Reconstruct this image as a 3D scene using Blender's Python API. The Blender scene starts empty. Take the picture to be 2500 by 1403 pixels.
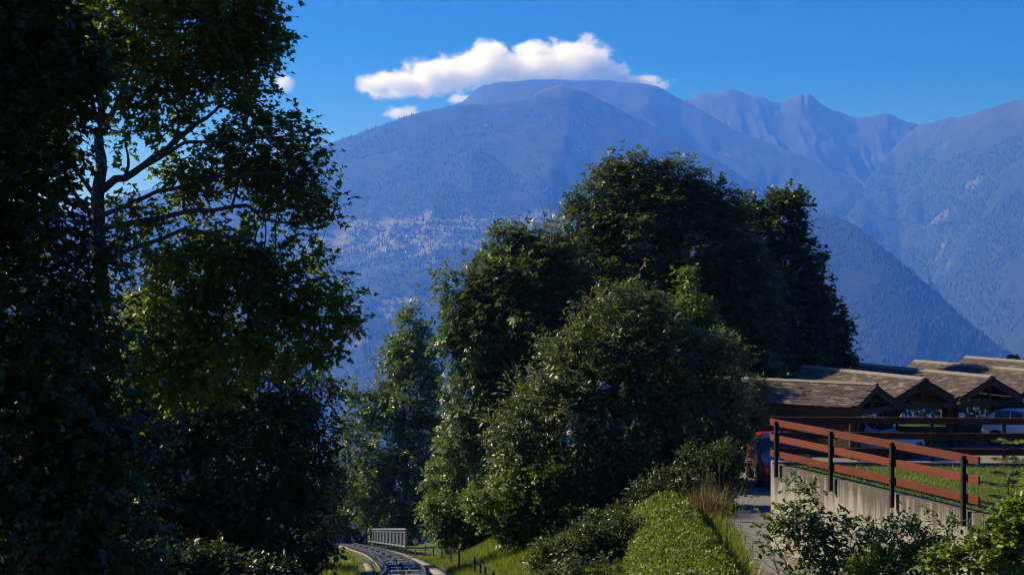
import bpy, math, random
import numpy as np
from mathutils import Vector, Matrix, noise as mnoise
R_ = math.radians
SC = bpy.context.scene
COL = SC.collection
rng = np.random.default_rng(7)
random.seed(7)

# ------------------------------------------------------------------ camera, sky, sun, exposure
FPX, CX, CY = 3472.0, 1250.0, 701.5            # focal length and centre in photograph pixels
cam = bpy.data.cameras.new('camera'); cam.lens = 50.0; cam.sensor_width = 36.0
cam.clip_start = 0.1; cam.clip_end = 80000
camo = bpy.data.objects.new('camera', cam); COL.objects.link(camo)
camo.location = (0, 0, 0); camo.rotation_euler = (R_(90), 0, 0)
SC.camera = camo
SUN_AZ, SUN_EL = 72.0, 36.0                    # degrees to the left of the view, degrees up
TO_SUN = Vector((-math.sin(R_(SUN_AZ))*math.cos(R_(SUN_EL)), math.cos(R_(SUN_AZ))*math.cos(R_(SUN_EL)), math.sin(R_(SUN_EL))))
W = bpy.data.worlds.new('World'); SC.world = W; W.use_nodes = True
wn = W.node_tree; wn.nodes.clear()
sky = wn.nodes.new('ShaderNodeTexSky'); sky.sky_type = 'NISHITA'; sky.sun_disc = False
sky.sun_elevation = R_(SUN_EL); sky.sun_rotation = R_(-SUN_AZ)
sky.altitude = 1200; sky.air_density = 1.0; sky.dust_density = 1.8; sky.ozone_density = 4.0
hs = wn.nodes.new('ShaderNodeHueSaturation'); hs.inputs['Saturation'].default_value = 1.65
bg = wn.nodes.new('ShaderNodeBackground'); bg.inputs['Strength'].default_value = 0.06
wo = wn.nodes.new('ShaderNodeOutputWorld')
tint = wn.nodes.new('ShaderNodeMix'); tint.data_type = 'RGBA'; tint.blend_type = 'MULTIPLY'; tint.inputs[0].default_value = 1.0
tint.inputs[7].default_value = (0.60, 0.58, 1.0, 1)
wn.links.new(sky.outputs[0], hs.inputs['Color']); wn.links.new(hs.outputs[0], tint.inputs[6]); wn.links.new(tint.outputs[2], bg.inputs[0]); wn.links.new(bg.outputs[0], wo.inputs[0])
sun = bpy.data.lights.new('sun', 'SUN'); sun.energy = 5.0; sun.angle = R_(0.55); sun.color = (1.0, 0.91, 0.76)
suno = bpy.data.objects.new('sun', sun); COL.objects.link(suno)
suno.rotation_euler = (-TO_SUN).to_track_quat('-Z', 'Y').to_euler()
suno.location = TO_SUN * 60
SC.view_settings.view_transform = 'Standard'; SC.view_settings.look = 'None'
SC.view_settings.gamma = 1.0; SC.view_settings.use_curve_mapping = False
SC.view_settings.exposure = 0.8
cy = SC.cycles
cy.max_bounces = 20; cy.diffuse_bounces = 3; cy.glossy_bounces = 2; cy.transmission_bounces = 3
cy.volume_bounces = 20; cy.transparent_max_bounces = 8
cy.caustics_reflective = False; cy.caustics_refractive = False
cy.use_denoising = True; cy.denoising_prefilter = 'FAST'; cy.filter_width = 1.15
HAZE_DENSITY = 0.00011
HAZE_COLOR = (0.062, 0.235, 1.0)

# ------------------------------------------------------------------ helpers
def at(px, py, D):
    return np.array(((px-CX)/FPX*D, D, (CY-py)/FPX*D))
def atz(px, py, z):
    return at(px, py, z*FPX/(CY-py))
def unit(v):
    v = np.asarray(v, float); return v/np.maximum(np.linalg.norm(v, axis=-1, keepdims=True), 1e-9)

def tag(o, label=None, cat=None, group=None, kind=None):
    if label: o['label'] = label
    if cat: o['category'] = cat
    if group: o['group'] = group
    if kind: o['kind'] = kind
    return o
def empty(name, loc=(0, 0, 0), rz=0, parent=None):
    o = bpy.data.objects.new(name, None); COL.objects.link(o)
    o.location = loc; o.rotation_euler = (0, 0, rz); o.empty_display_size = 0.3
    if parent: o.parent = parent
    return o
def mesh_np(name, V, F, mat=None, smooth=False, tint=None):
    V = np.asarray(V, np.float32); 
    Fs = F if isinstance(F, list) else [F]
    Fs = [np.asarray(f, np.int32) for f in Fs if len(f)]
    me = bpy.data.meshes.new(name)
    me.vertices.add(len(V)); me.vertices.foreach_set('co', V.ravel())
    nl = sum(f.size for f in Fs); npoly = sum(len(f) for f in Fs)
    me.loops.add(nl); me.loops.foreach_set('vertex_index', np.concatenate([f.ravel() for f in Fs]))
    me.polygons.add(npoly)
    tot = np.concatenate([np.full(len(f), f.shape[1], np.int32) for f in Fs])
    st = np.concatenate([[0], np.cumsum(tot)[:-1]]).astype(np.int32)
    me.polygons.foreach_set('loop_start', st); me.polygons.foreach_set('loop_total', tot)
    if smooth: me.polygons.foreach_set('use_smooth', np.ones(npoly, bool))
    me.update(calc_edges=True)
    if tint is not None:
        a = me.attributes.new('tint', 'FLOAT', 'POINT'); a.data.foreach_set('value', np.asarray(tint, np.float32))
    if mat: me.materials.append(mat)
    return me
def obj(name, me, parent=None, loc=None, keep_world=True):
    o = bpy.data.objects.new(name, me); COL.objects.link(o)
    if parent is not None:
        o.parent = parent
        if keep_world:   # mesh given in world coordinates while parents only carry location / z rotation
            o.matrix_parent_inverse = pmat(parent).inverted()
    if loc is not None: o.location = loc
    return o
def pmat(o):
    m = Matrix.LocRotScale(o.location, o.rotation_euler, o.scale)
    if o.parent is not None: m = pmat(o.parent) @ o.matrix_parent_inverse @ m
    return m

class MB:
    """collects boxes, prisms and tubes into one mesh"""
    def __init__(s): s.v = []; s.f = []
    def add(s, V, F):
        b = len(s.v); s.v += [tuple(map(float, p)) for p in V]; s.f += [tuple(b+i for i in f) for f in F]; return s
    def box(s, c, d, M=None, ch=0.0):
        x, y, z = d[0]/2, d[1]/2, d[2]/2
        P = [(-x,-y,-z),(x,-y,-z),(x,y,-z),(-x,y,-z),(-x,-y,z),(x,-y,z),(x,y,z),(-x,y,z)]
        P = [Vector(p) for p in P]
        if M is not None: P = [M @ p for p in P]
        P = [p+Vector(c) for p in P]
        return s.add(P, [(0,3,2,1),(4,5,6,7),(0,1,5,4),(1,2,6,5),(2,3,7,6),(3,0,4,7)])
    def bar(s, a, b, w, h, up=(0, 0, 1)):
        a = Vector(a); b = Vector(b); d = (b-a); L = d.length; d.normalize()
        upv = Vector(up); sx = d.cross(upv)
        if sx.length < 1e-4: sx = d.cross(Vector((0, 1, 0)))
        sx.normalize(); uz = sx.cross(d)
        M = Matrix((sx, d, uz)).transposed()
        return s.box((a+b)/2, (w, L, h), M)
    def cyl(s, a, b, r, n=10, r2=None, cap=True):
        a = Vector(a); b = Vector(b); d = (b-a).normalized(); r2 = r if r2 is None else r2
        q = d.to_track_quat('Z', 'Y'); P = []
        for c, rr in ((a, r), (b, r2)):
            for i in range(n):
                t = 2*math.pi*i/n; P.append(c + q @ Vector((rr*math.cos(t), rr*math.sin(t), 0)))
        F = [(i, (i+1) % n, n+(i+1) % n, n+i) for i in range(n)]
        if cap: F += [tuple(range(n))[::-1], tuple(range(n, 2*n))]
        return s.add(P, F)
    def prism(s, pts, h):          # pts: 3-D polygon, extruded by vector h
        n = len(pts); h = Vector(h); P = [Vector(p) for p in pts]+[Vector(p)+h for p in pts]
        F = [tuple(range(n))[::-1], tuple(range(n, 2*n))]+[(i, (i+1) % n, n+(i+1) % n, n+i) for i in range(n)]
        return s.add(P, F)
    def mesh(s, name, mat, smooth=False):
        me = bpy.data.meshes.new(name); me.from_pydata(s.v, [], s.f)
        if mat: me.materials.append(mat)
        import bmesh
        bm = bmesh.new(); bm.from_mesh(me); bmesh.ops.recalc_face_normals(bm, faces=bm.faces); bm.to_mesh(me); bm.free()
        if smooth:
            me.polygons.foreach_set('use_smooth', np.ones(len(me.polygons), bool))
        me.update(); return me
    def build(s, name, mat, parent=None, smooth=False, keep_world=True):
        return obj(name, s.mesh(name, mat, smooth), parent, keep_world=keep_world)

# ------------------------------------------------------------------ materials
def new_mat(name):
    m = bpy.data.materials.new(name); m.use_nodes = True; nt = m.node_tree; nt.nodes.clear()
    out = nt.nodes.new('ShaderNodeOutputMaterial'); return m, nt, out
def N(nt, t, **k):
    n = nt.nodes.new(t)
    for a, v in k.items():
        if a.startswith('i_'):
            key = a[2:]; key = int(key) if key.isdigit() else key.replace('_', ' ')
            n.inputs[key].default_value = v
        else: setattr(n, a, v)
    return n
def ramp(nt, src, stops):
    r = nt.nodes.new('ShaderNodeValToRGB'); e = r.color_ramp.elements
    while len(e) < len(stops): e.new(0.5)
    for k, (p, c) in enumerate(stops): e[k].position = p; e[k].color = (*c, 1) if len(c) == 3 else c
    nt.links.new(src, r.inputs[0]); return r
def mixc(nt, fac, a, b, mode='MIX'):
    m = nt.nodes.new('ShaderNodeMix'); m.data_type = 'RGBA'; m.blend_type = mode
    for s, v in ((m.inputs[0], fac), (m.inputs[6], a), (m.inputs[7], b)):
        if hasattr(v, 'links'): nt.links.new(v, s)
        elif isinstance(v, (int, float)): s.default_value = v
        else: s.default_value = (*v, 1)
    return m.outputs[2]
def math_(nt, op, a, b=None):
    m = nt.nodes.new('ShaderNodeMath'); m.operation = op
    for s, v in ((m.inputs[0], a), (m.inputs[1], b)):
        if v is None: continue
        if hasattr(v, 'links'): nt.links.new(v, s)
        else: s.default_value = v
    return m.outputs[0]
def texco(nt, scale=(1, 1, 1), which='Object', rot=(0, 0, 0)):
    tc = nt.nodes.new('ShaderNodeTexCoord'); mp = nt.nodes.new('ShaderNodeMapping')
    mp.inputs['Scale'].default_value = scale; mp.inputs['Rotation'].default_value = rot
    nt.links.new(tc.outputs[which], mp.inputs[0]); return mp.outputs[0]
def noise_(nt, co, scale, detail=4, rough=0.55):
    n = N(nt, 'ShaderNodeTexNoise'); n.inputs['Scale'].default_value = scale
    n.inputs['Detail'].default_value = detail; n.inputs['Roughness'].default_value = rough
    nt.links.new(co, n.inputs['Vector']); return n.outputs[0]
def principled(nt, out, col, rough=0.6, spec=0.5, metal=0.0, bump=None, bump_d=0.01):
    p = nt.nodes.new('ShaderNodeBsdfPrincipled')
    if hasattr(col, 'links'): nt.links.new(col, p.inputs['Base Color'])
    else: p.inputs['Base Color'].default_value = (*col, 1)
    if hasattr(rough, 'links'): nt.links.new(rough, p.inputs['Roughness'])
    else: p.inputs['Roughness'].default_value = rough
    p.inputs['Specular IOR Level'].default_value = spec; p.inputs['Metallic'].default_value = metal
    if bump is not None:
        b = nt.nodes.new('ShaderNodeBump'); b.inputs['Strength'].default_value = 0.8; b.inputs['Distance'].default_value = bump_d
        nt.links.new(bump, b.inputs['Height']); nt.links.new(b.outputs[0], p.inputs['Normal'])
    if out is not None: nt.links.new(p.outputs[0], out.inputs[0])
    return p
def plain(name, col, rough=0.6, spec=0.5, metal=0.0, var=0.25, scale=6.0, bump=0.003):
    m, nt, out = new_mat(name); co = texco(nt); n = noise_(nt, co, scale, 5)
    dark = tuple(c*(1-var) for c in col); light = tuple(min(1, c*(1+var)) for c in col)
    c = ramp(nt, n, [(0.3, dark), (0.7, light)]).outputs[0]
    principled(nt, out, c, rough, spec, metal, n if bump else None, bump); return m
def leaf_mat(name, dark, light, odd=None, trans=0.35, rough=0.42, spec=0.5, odd_at=0.985):
    m, nt, out = new_mat(name)
    a = N(nt, 'ShaderNodeAttribute', attribute_name='tint')
    stops = [(0.0, dark), (0.9, light)]
    if odd: stops = [(0.0, dark), (odd_at-0.01, light), (odd_at, odd)]
    c = ramp(nt, a.outputs['Fac'], stops).outputs[0]
    p = principled(nt, None, c, rough, spec)
    t = N(nt, 'ShaderNodeBsdfTranslucent')
    tcol = mixc(nt, 1.0, c, (1.55, 1.6, 0.45), 'MULTIPLY'); nt.links.new(tcol, t.inputs[0])
    mx = N(nt, 'ShaderNodeMixShader'); mx.inputs[0].default_value = trans
    nt.links.new(p.outputs[0], mx.inputs[1]); nt.links.new(t.outputs[0], mx.inputs[2]); nt.links.new(mx.outputs[0], out.inputs[0])
    return m
M = {}
M['bark'] = plain('bark', (0.055, 0.045, 0.036), 0.85, 0.3, scale=14, bump=0.01)
M['bark_grey'] = plain('bark_grey', (0.13, 0.12, 0.105), 0.85, 0.3, scale=14, bump=0.01)
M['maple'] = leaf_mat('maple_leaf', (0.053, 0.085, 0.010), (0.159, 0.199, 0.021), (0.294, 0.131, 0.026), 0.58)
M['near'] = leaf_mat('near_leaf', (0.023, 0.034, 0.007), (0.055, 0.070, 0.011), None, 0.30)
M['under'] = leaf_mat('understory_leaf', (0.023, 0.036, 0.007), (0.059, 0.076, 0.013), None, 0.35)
M['poplar'] = leaf_mat('poplar_leaf', (0.065, 0.107, 0.024), (0.140, 0.197, 0.041), None, 0.35, 0.38)
M['shrub'] = leaf_mat('shrub_leaf', (0.048, 0.087, 0.013), (0.130, 0.187, 0.023), (0.239, 0.070, 0.026), 0.4, 0.4, odd_at=0.992)
M['willow'] = leaf_mat('willow_leaf', (0.060, 0.078, 0.026), (0.126, 0.152, 0.052), (0.257, 0.193, 0.026), 0.3, 0.36, odd_at=0.995)
M['ash'] = leaf_mat('ash_leaf', (0.040, 0.062, 0.016), (0.090, 0.120, 0.028), None, 0.3, 0.44, 0.35)
M['ash2'] = leaf_mat('ash_pale_leaf', (0.050, 0.077, 0.020), (0.111, 0.142, 0.044), None, 0.3, 0.42, 0.4)
M['maple2'] = leaf_mat('dark_maple_leaf', (0.027, 0.046, 0.009), (0.070, 0.098, 0.015), (0.184, 0.088, 0.020), 0.38)
M['bright'] = leaf_mat('bright_leaf', (0.080, 0.121, 0.011), (0.175, 0.218, 0.024), None, 0.42, 0.42)
M['hedge'] = leaf_mat('ground_cover_leaf', (0.053, 0.082, 0.008), (0.145, 0.175, 0.018), (0.105, 0.060, 0.022), 0.38, 0.45, odd_at=0.97)
M['grass'] = leaf_mat('grass_blade', (0.066, 0.097, 0.008), (0.157, 0.184, 0.016), (0.210, 0.170, 0.053), 0.4, 0.5, odd_at=0.96)
M['drygrass'] = leaf_mat('dry_grass', (0.081, 0.056, 0.021), (0.162, 0.119, 0.045), None, 0.25, 0.6)
M['conifer'] = leaf_mat('conifer_needle', (0.010, 0.017, 0.009), (0.017, 0.026, 0.013), None, 0.0, 0.8, 0.1)

# ------------------------------------------------------------------ vegetation kit
TPL = {
 'diamond': (np.array([(0,0,0),(.5,.29,.07),(1,0,-.06),(.5,-.29,.07)]), np.array([(0,1,2),(0,2,3)])),
 'narrow': (np.array([(0,0,0),(.5,.19,.04),(1,0,-.06),(.5,-.19,.04)]), np.array([(0,1,2),(0,2,3)])),
 'oval': (np.array([(0,0,0),(.3,.26,.06),(.72,.23,.05),(1,0,-.06),(.72,-.23,.05),(.3,-.26,.06)]), np.array([(0,1,2),(0,2,3),(0,3,4),(0,4,5)])),
 'maple': (np.array([(0,0,0),(.5,.21,.06),(1,0,-.07),(.5,-.21,.06),(.34,.58,.02),(.34,-.58,.02)]), np.array([(0,1,2),(0,2,3),(0,4,1),(0,3,5)])),
 'blade': (np.array([(0,-.035,0),(0,.035,0),(1,0,.0)]), np.array([(0,1,2)])),
}
def _pinnate():
    V, F = [], []
    def lf(o, d, L):
        d = unit(np.array((*d, -0.08))); s = np.array((-d[1], d[0], 0))*L*.25; b = len(V); o = np.array(o, float)
        V.extend([o, o+d*L*.5+s+(0,0,.02), o+d*L, o+d*L*.5-s+(0,0,.02)]); F.extend([(b,b+1,b+2),(b,b+2,b+3)])
    for u in (.42,):
        for sg in (-1, 1): lf((u, 0, -.05*u), (.6, sg*.8), .52)
    lf((.6, 0, -.05), (1, 0), .50)
    return np.array(V), np.array(F)
TPL['pinnate'] = _pinnate()

def leaf_mesh(P, A, Nn, S, tpl):
    """leaves at P with axis A, normal Nn, length S"""
    T, F = TPL[tpl]; n = len(P)
    A = unit(A); B = unit(np.cross(Nn, A)); C = np.cross(A, B)
    V = P[:, None] + S[:, None, None]*(T[None, :, 0:1]*A[:, None] + T[None, :, 1:2]*B[:, None] + T[None, :, 2:3]*C[:, None])
    Fi = (F[None] + (np.arange(n)*len(T))[:, None, None]).reshape(-1, 3)
    return V.reshape(-1, 3), Fi, len(T)
def rand_dir(n): return unit(rng.normal(size=(n, 3)))
def sample_clumps(blobs, n, inner=0.35):
    c = np.array([b[0] for b in blobs]); r = np.array([b[1] for b in blobs])
    w = (r.prod(1))**(0.72); w /= w.sum()
    k = rng.choice(len(blobs), n, p=w)
    d = rand_dir(n); rad = (inner**3+(1-inner**3)*rng.random(n))**(1/3)
    rad *= np.where(rng.random(n) < .22, rng.uniform(1.0, 1.28, n), rng.uniform(.84, 1.05, n))
    return c[k]+d*r[k]*rad[:, None], unit(d/r[k]), k
def sprays(C, O, twigs, per, length, droop, up, spread=0.85):
    """twigs growing out of clump centres C in direction O, leaves along each twig"""
    n = len(C)
    L = length*rng.uniform(.55, 1.3, (n, 1, 1))
    D = unit(O[:, None]*0.7 + rng.normal(size=(n, twigs, 3))*spread + np.array((0, 0, up)))
    base = C[:, None] - O[:, None]*L*0.25 + rng.normal(size=(n, twigs, 3))*L*0.18
    f = np.linspace(.25, 1.0, per)[None, None, :, None] * rng.uniform(.85, 1.1, (n, twigs, per, 1))
    P = base[:, :, None] + D[:, :, None]*f*L[..., None] - np.array((0, 0, 1.0))*droop*(f**2)*L[..., None]*.5
    sgn = np.where(np.arange(per) % 2 == 0, 1.0, -1.0)[None, None, :, None]
    side = unit(np.cross(D, np.array((0, 0, 1.0))+rng.normal(size=D.shape)*.3))[:, :, None]*sgn
    A = unit(D[:, :, None]*.7 + side*.75 + rng.normal(size=P.shape)*.28 - np.array((0, 0, droop)))
    Nn = unit(np.array((0, 0, 1.0)) + O[:, None, None]*.45 + rng.normal(size=P.shape)*.5)
    return P.reshape(-1, 3), A.reshape(-1, 3), Nn.reshape(-1, 3)

def tubes_mesh(paths):
    """paths: list of (points, radii, sides)"""
    VV, FF, b = [], [], 0
    for P, r, n in paths:
        P = np.asarray(P, float); r = np.asarray(r, float); m = len(P)
        d = np.gradient(P, axis=0); d = unit(d)
        ref = np.array((0.31, 0.17, 0.93)) if abs(d[:, 2]).mean() < .8 else np.array((0.93, 0.3, 0.1))
        s = unit(np.cross(d, ref)); t = np.cross(s, d)
        a = np.linspace(0, 2*np.pi, n, endpoint=False)
        V = P[:, None] + r[:, None, None]*(np.cos(a)[None, :, None]*s[:, None]+np.sin(a)[None, :, None]*t[:, None])
        i = np.arange(m-1)[:, None]*n; j = np.arange(n)[None]; j2 = (j+1) % n
        F = np.stack([i+j, i+j2, i+n+j2, i+n+j], -1).reshape(-1, 4)+b
        VV.append(V.reshape(-1, 3)); FF.append(F); b += m*n
    return np.concatenate(VV), np.concatenate(FF)
def curve_pts(a, b, n=6, bend=0.12, sag=0.0):
    a = np.asarray(a, float); b = np.asarray(b, float); L = np.linalg.norm(b-a)
    t = np.linspace(0, 1, n)[:, None]; off = rng.normal(size=3)*bend*L
    w = np.sin(t*np.pi); P = a*(1-t)+b*t + off*w + np.array((0, 0, -sag*L))*w
    P[1:-1] += rng.normal(size=(n-2, 3))*L*.018
    return P

def make_tree(name, label, base, blobs, leafmat, tpl='diamond', size=0.1, clumps=600, twigs=7, per=9, spray=0.45,
              droop=0.3, up=0.35, trunk_r=0.16, bark='bark', lean=(0, 0), trunk_top=None, cat='tree', group=None,
              limbs=None, inner=0.35, twig_r=0.012, stems=1, tintpow=1.0, crown_name='crown', extra_leaf_objects=0, trunk_name='trunk', taper=.82):
    base = np.asarray(base, float)
    root = empty(name, base); tag(root, label, cat, group)
    bl = [(np.asarray(c, float), np.asarray(r, float)) for c, r in blobs]
    cen = np.array([c for c, r in bl]); lo, hi = cen[:, 2].min(), cen[:, 2].max()
    wts = np.array([r.prod() for c, r in bl]); mid = (cen*wts[:, None]).sum(0)/wts.sum()
    top = np.array(trunk_top, float) if trunk_top is not None else np.array((mid[0]+lean[0], mid[1]+lean[1], mid[2]+(hi-mid[2])*.75))
    paths, skel = [], []
    trunks = []
    for s in range(stems):
        off = np.array((0, 0, 0.)) if s == 0 else np.append(rng.normal(size=2)*trunk_r*3.0, 0)
        tp = top if s == 0 else mid + rng.normal(size=3)*np.array((1, 1, .6))*np.abs(cen-mid).mean(0)
        P = curve_pts(base+off-np.array((0, 0, .25)), tp, 9, 0.04 if taper > .5 else .01)
        r = trunk_r*(1-taper*np.linspace(0, 1, 9))*(1 if s == 0 else .7); r[0] *= 1.35
        trunks.append((P, r, 9)); skel.append((P, r))
    if limbs:
        for Pl, r0, r1 in limbs:
            Pl = np.asarray(Pl, float); t = np.linspace(0, len(Pl)-1, 4*len(Pl)-3)
            P = np.stack([np.interp(t, np.arange(len(Pl)), Pl[:, k]) for k in range(3)], 1)
            P[1:-1] += rng.normal(size=P[1:-1].shape)*r0*.25
            r = np.linspace(r0, r1, len(P)); paths.append((P, r, 7)); skel.append((P, r))
    TP = np.concatenate([p for p, r in skel]); TR = np.concatenate([r for p, r in skel])
    for c, r in bl:
        zt = c[2]-np.linalg.norm(c[:2]-mid[:2])*.55-r[2]*.4
        d = np.linalg.norm((TP-np.array((c[0], c[1], zt)))*np.array((.6, .6, 1)), axis=1)
        k = int(np.argmin(d)); a = TP[k]
        P = curve_pts(a, c+np.array((0, 0, r[2]*.25)), 8, 0.09, -0.03)
        r0 = min(TR[k]*.75, .02+.05*r.max()); rr = np.linspace(r0, r0*.22, 8)
        paths.append((P, rr, 6)); skel.append((P, rr))
    SP = np.concatenate([p for p, r in skel]); SR = np.concatenate([r for p, r in skel])
    C, O, _ = sample_clumps(bl, clumps, inner)
    C[:, 2] = np.maximum(C[:, 2], base[2]+size)
    O = unit(O+unit(C-mid)*.5+np.array((0, 0, .15)))
    for q in range(clumps):
        d = SP-C[q]; dd = (d**2).sum(1)+np.maximum(d[:, 2], 0)**2*2; k = int(np.argmin(dd))
        if q % 2 and C[q][1] > 50: continue
        P = curve_pts(SP[k], C[q], 3, 0.08); r0 = min(SR[k]*.7, twig_r*1.4)
        paths.append((P, np.linspace(r0, twig_r*.4, 3), 3))
    V, F = tubes_mesh(trunks); obj(trunk_name, mesh_np(trunk_name, V, F, M[bark], True), root)
    V, F = tubes_mesh(paths); obj('branches', mesh_np('branches', V, F, M[bark], True), root)
    P, A, Nn = sprays(C, O, twigs, per, spray, droop, up)
    S = size*rng.uniform(.6, 1.25, len(P))
    tl = np.repeat(np.clip(rng.normal(.5, .22, clumps), 0, 1), twigs*per)*.45 + rng.random(len(P))**tintpow*.55
    if extra_leaf_objects:
        k = np.argsort(P[:, 1])[:extra_leaf_objects*6:6][:extra_leaf_objects]
        T, Fl = TPL[tpl]; lm = []
        for tv in (0.2, 0.45, 0.7):
            lm.append(mesh_np('leaf', T, Fl, leafmat, False, np.full(len(T), tv)))
        for q in k:
            a = unit(A[q]); b = unit(np.cross(Nn[q], a)); c = np.cross(a, b)
            o = bpy.data.objects.new('leaf', lm[int(q) % 3]); COL.objects.link(o)
            mw = Matrix(((*(a[i], b[i], c[i]), 0) for i in range(3))).to_4x4() if False else Matrix(
                ((a[0]*S[q], b[0]*S[q], c[0]*S[q], P[q, 0]), (a[1]*S[q], b[1]*S[q], c[1]*S[q], P[q, 1]),
                 (a[2]*S[q], b[2]*S[q], c[2]*S[q], P[q, 2]), (0, 0, 0, 1)))
            o.parent = root; o.matrix_basis = Matrix.Translation(-Vector(base)) @ mw
        keep = np.ones(len(P), bool); keep[k] = False
        P, A, Nn, S, tl = P[keep], A[keep], Nn[keep], S[keep], tl[keep]
    V, F, m = leaf_mesh(P, A, Nn, S, tpl)
    cr = obj(crown_name, mesh_np(crown_name, V, F, leafmat, False, np.repeat(tl, m)), root); cr['kind'] = 'stuff'
    return root
def PB(D, items, sq=1.0):
    """crown lobes given as (px, py, radius px[, depth offset m])"""
    out = []
    for it in items:
        dd = it[3] if len(it) > 3 else 0.0
        c = at(it[0], it[1], D+dd); r = it[2]*D/FPX
        out.append((c, np.array((r, r*sq, r))))
    return out

# ------------------------------------------------------------------ terrain: far mountains
def ss(a, b, x):
    t = np.clip((x-a)/(b-a), 0, 1); return t*t*(3-2*t)
def vnoise(x, y, seed):
    """value noise on a lattice, vectorised"""
    r = np.random.default_rng(seed); G = r.random((256, 256))
    xi = np.floor(x).astype(int); yi = np.floor(y).astype(int); fx = x-xi; fy = y-yi
    fx = fx*fx*(3-2*fx); fy = fy*fy*(3-2*fy)
    g = lambda a, b: G[a % 256, b % 256]
    return (g(xi, yi)*(1-fx)+g(xi+1, yi)*fx)*(1-fy)+(g(xi, yi+1)*(1-fx)+g(xi+1, yi+1)*fx)*fy
def ridged(x, y, seed, octv=6, gain=0.5):
    s = 0; a = 1.0; t = 0
    for k in range(octv):
        n = 1-np.abs(2*vnoise(x*2**k, y*2**k, seed+k)-1); s = s+a*n*n; t += a; a *= gain
    return s/t
def fbm(x, y, seed, octv=5, gain=0.5):
    s = 0; a = 1.0; t = 0
    for k in range(octv): s = s+a*vnoise(x*2**k, y*2**k, seed+k); t += a; a *= gain
    return s/t
SURF = {}
def mountain(name, crest, prof, mat, nu=360, nv=190, amp=90, cell=900, seed=1, back=2600, label=None, crest_amp=14, vert=0.35):
    """crest: [(px, py, D)]; prof: [(s, drop D, z fraction)] down the near side"""
    c = np.array(crest, float); order = np.argsort(c[:, 0]); c = c[order]
    px = np.linspace(c[0, 0], c[-1, 0], nu)
    D = np.interp(px, c[:, 0], c[:, 2]); py = np.interp(px, c[:, 0], c[:, 1])
    X = (px-CX)/FPX*D; Y = D; Z = (CY-py)/FPX*D
    s = np.array([p[0] for p in prof]); pd = np.array([p[1] for p in prof]); pz = np.array([p[2] for p in prof])
    v = np.linspace(0, 1, nv)
    dD = np.interp(v, s, pd); fz = np.interp(v, s, pz)
    k = np.ones(5)/5
    fz = np.convolve(np.pad(fz, 2, mode='edge'), k, 'valid')
    zb = -820.0
    nb = 14; vb = np.linspace(1, 0, nb, endpoint=False)
    DD = np.concatenate([-back*vb**1.0, dD]); FZ = np.concatenate([1-.8*vb**1.1, fz]); VV = np.concatenate([-vb, v])
    XX = X[:, None]*np.ones(len(DD)); YY = Y[:, None]-DD[None]
    def smo(q, w):
        g = np.exp(-.5*(np.arange(-3*w, 3*w+1)/w)**2); g /= g.sum(); return np.convolve(np.pad(q, 3*w, mode='edge'), g, 'valid')
    Z1, Z2 = smo(Z, 5), smo(Z, 22)
    dec1 = np.exp(-np.abs(VV)*26)[None]; dec2 = np.exp(-np.abs(VV)*7)[None]
    Zc = Z2[:, None]+(Z1-Z2)[:, None]*dec2+(Z-Z1)[:, None]*dec1
    ZZ = zb+(Zc-zb)*FZ[None]
    XX = XX - DD[None]*(X/Y)[:, None]*0.9
    wob = (fbm(XX/1400+3, YY/1400, seed+40)-.5)*900
    rd = ridged((XX+wob*.5)/cell, (YY*vert+wob*.3)/cell, seed)-0.45
    env = np.clip(np.abs(VV)*5, 0, 1)[None]*np.clip((1-np.abs(VV))*6, 0, 1)[None]
    ZZ = ZZ + rd*amp*2*env + (fbm(XX/240, YY/240, seed+9)-.5)*amp*.5*np.clip(np.abs(VV)*8, .0, 1)[None]
    ZZ = ZZ + ((fbm(XX/160, YY/160, seed+19, 4)-.5)*2*crest_amp)
    ZZ = ZZ + (ridged(XX/95, YY/95, seed+29, 4)-.45)*crest_amp*1.3*np.clip(1-np.abs(VV)*2.2, .15, 1)[None]
    n2 = len(DD)
    V = np.stack([XX, YY, ZZ], -1).reshape(-1, 3)
    i = np.arange(nu-1)[:, None]*n2; j = np.arange(n2-1)[None]
    F = np.stack([i+j, i+j+1, i+n2+j+1, i+n2+j], -1).reshape(-1, 4)
    o = obj(name, mesh_np(name, V, F, mat, True)); tag(o, label, 'mountain', kind='structure')
    SURF[name] = (XX, YY, ZZ, nb)
    return o
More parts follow.
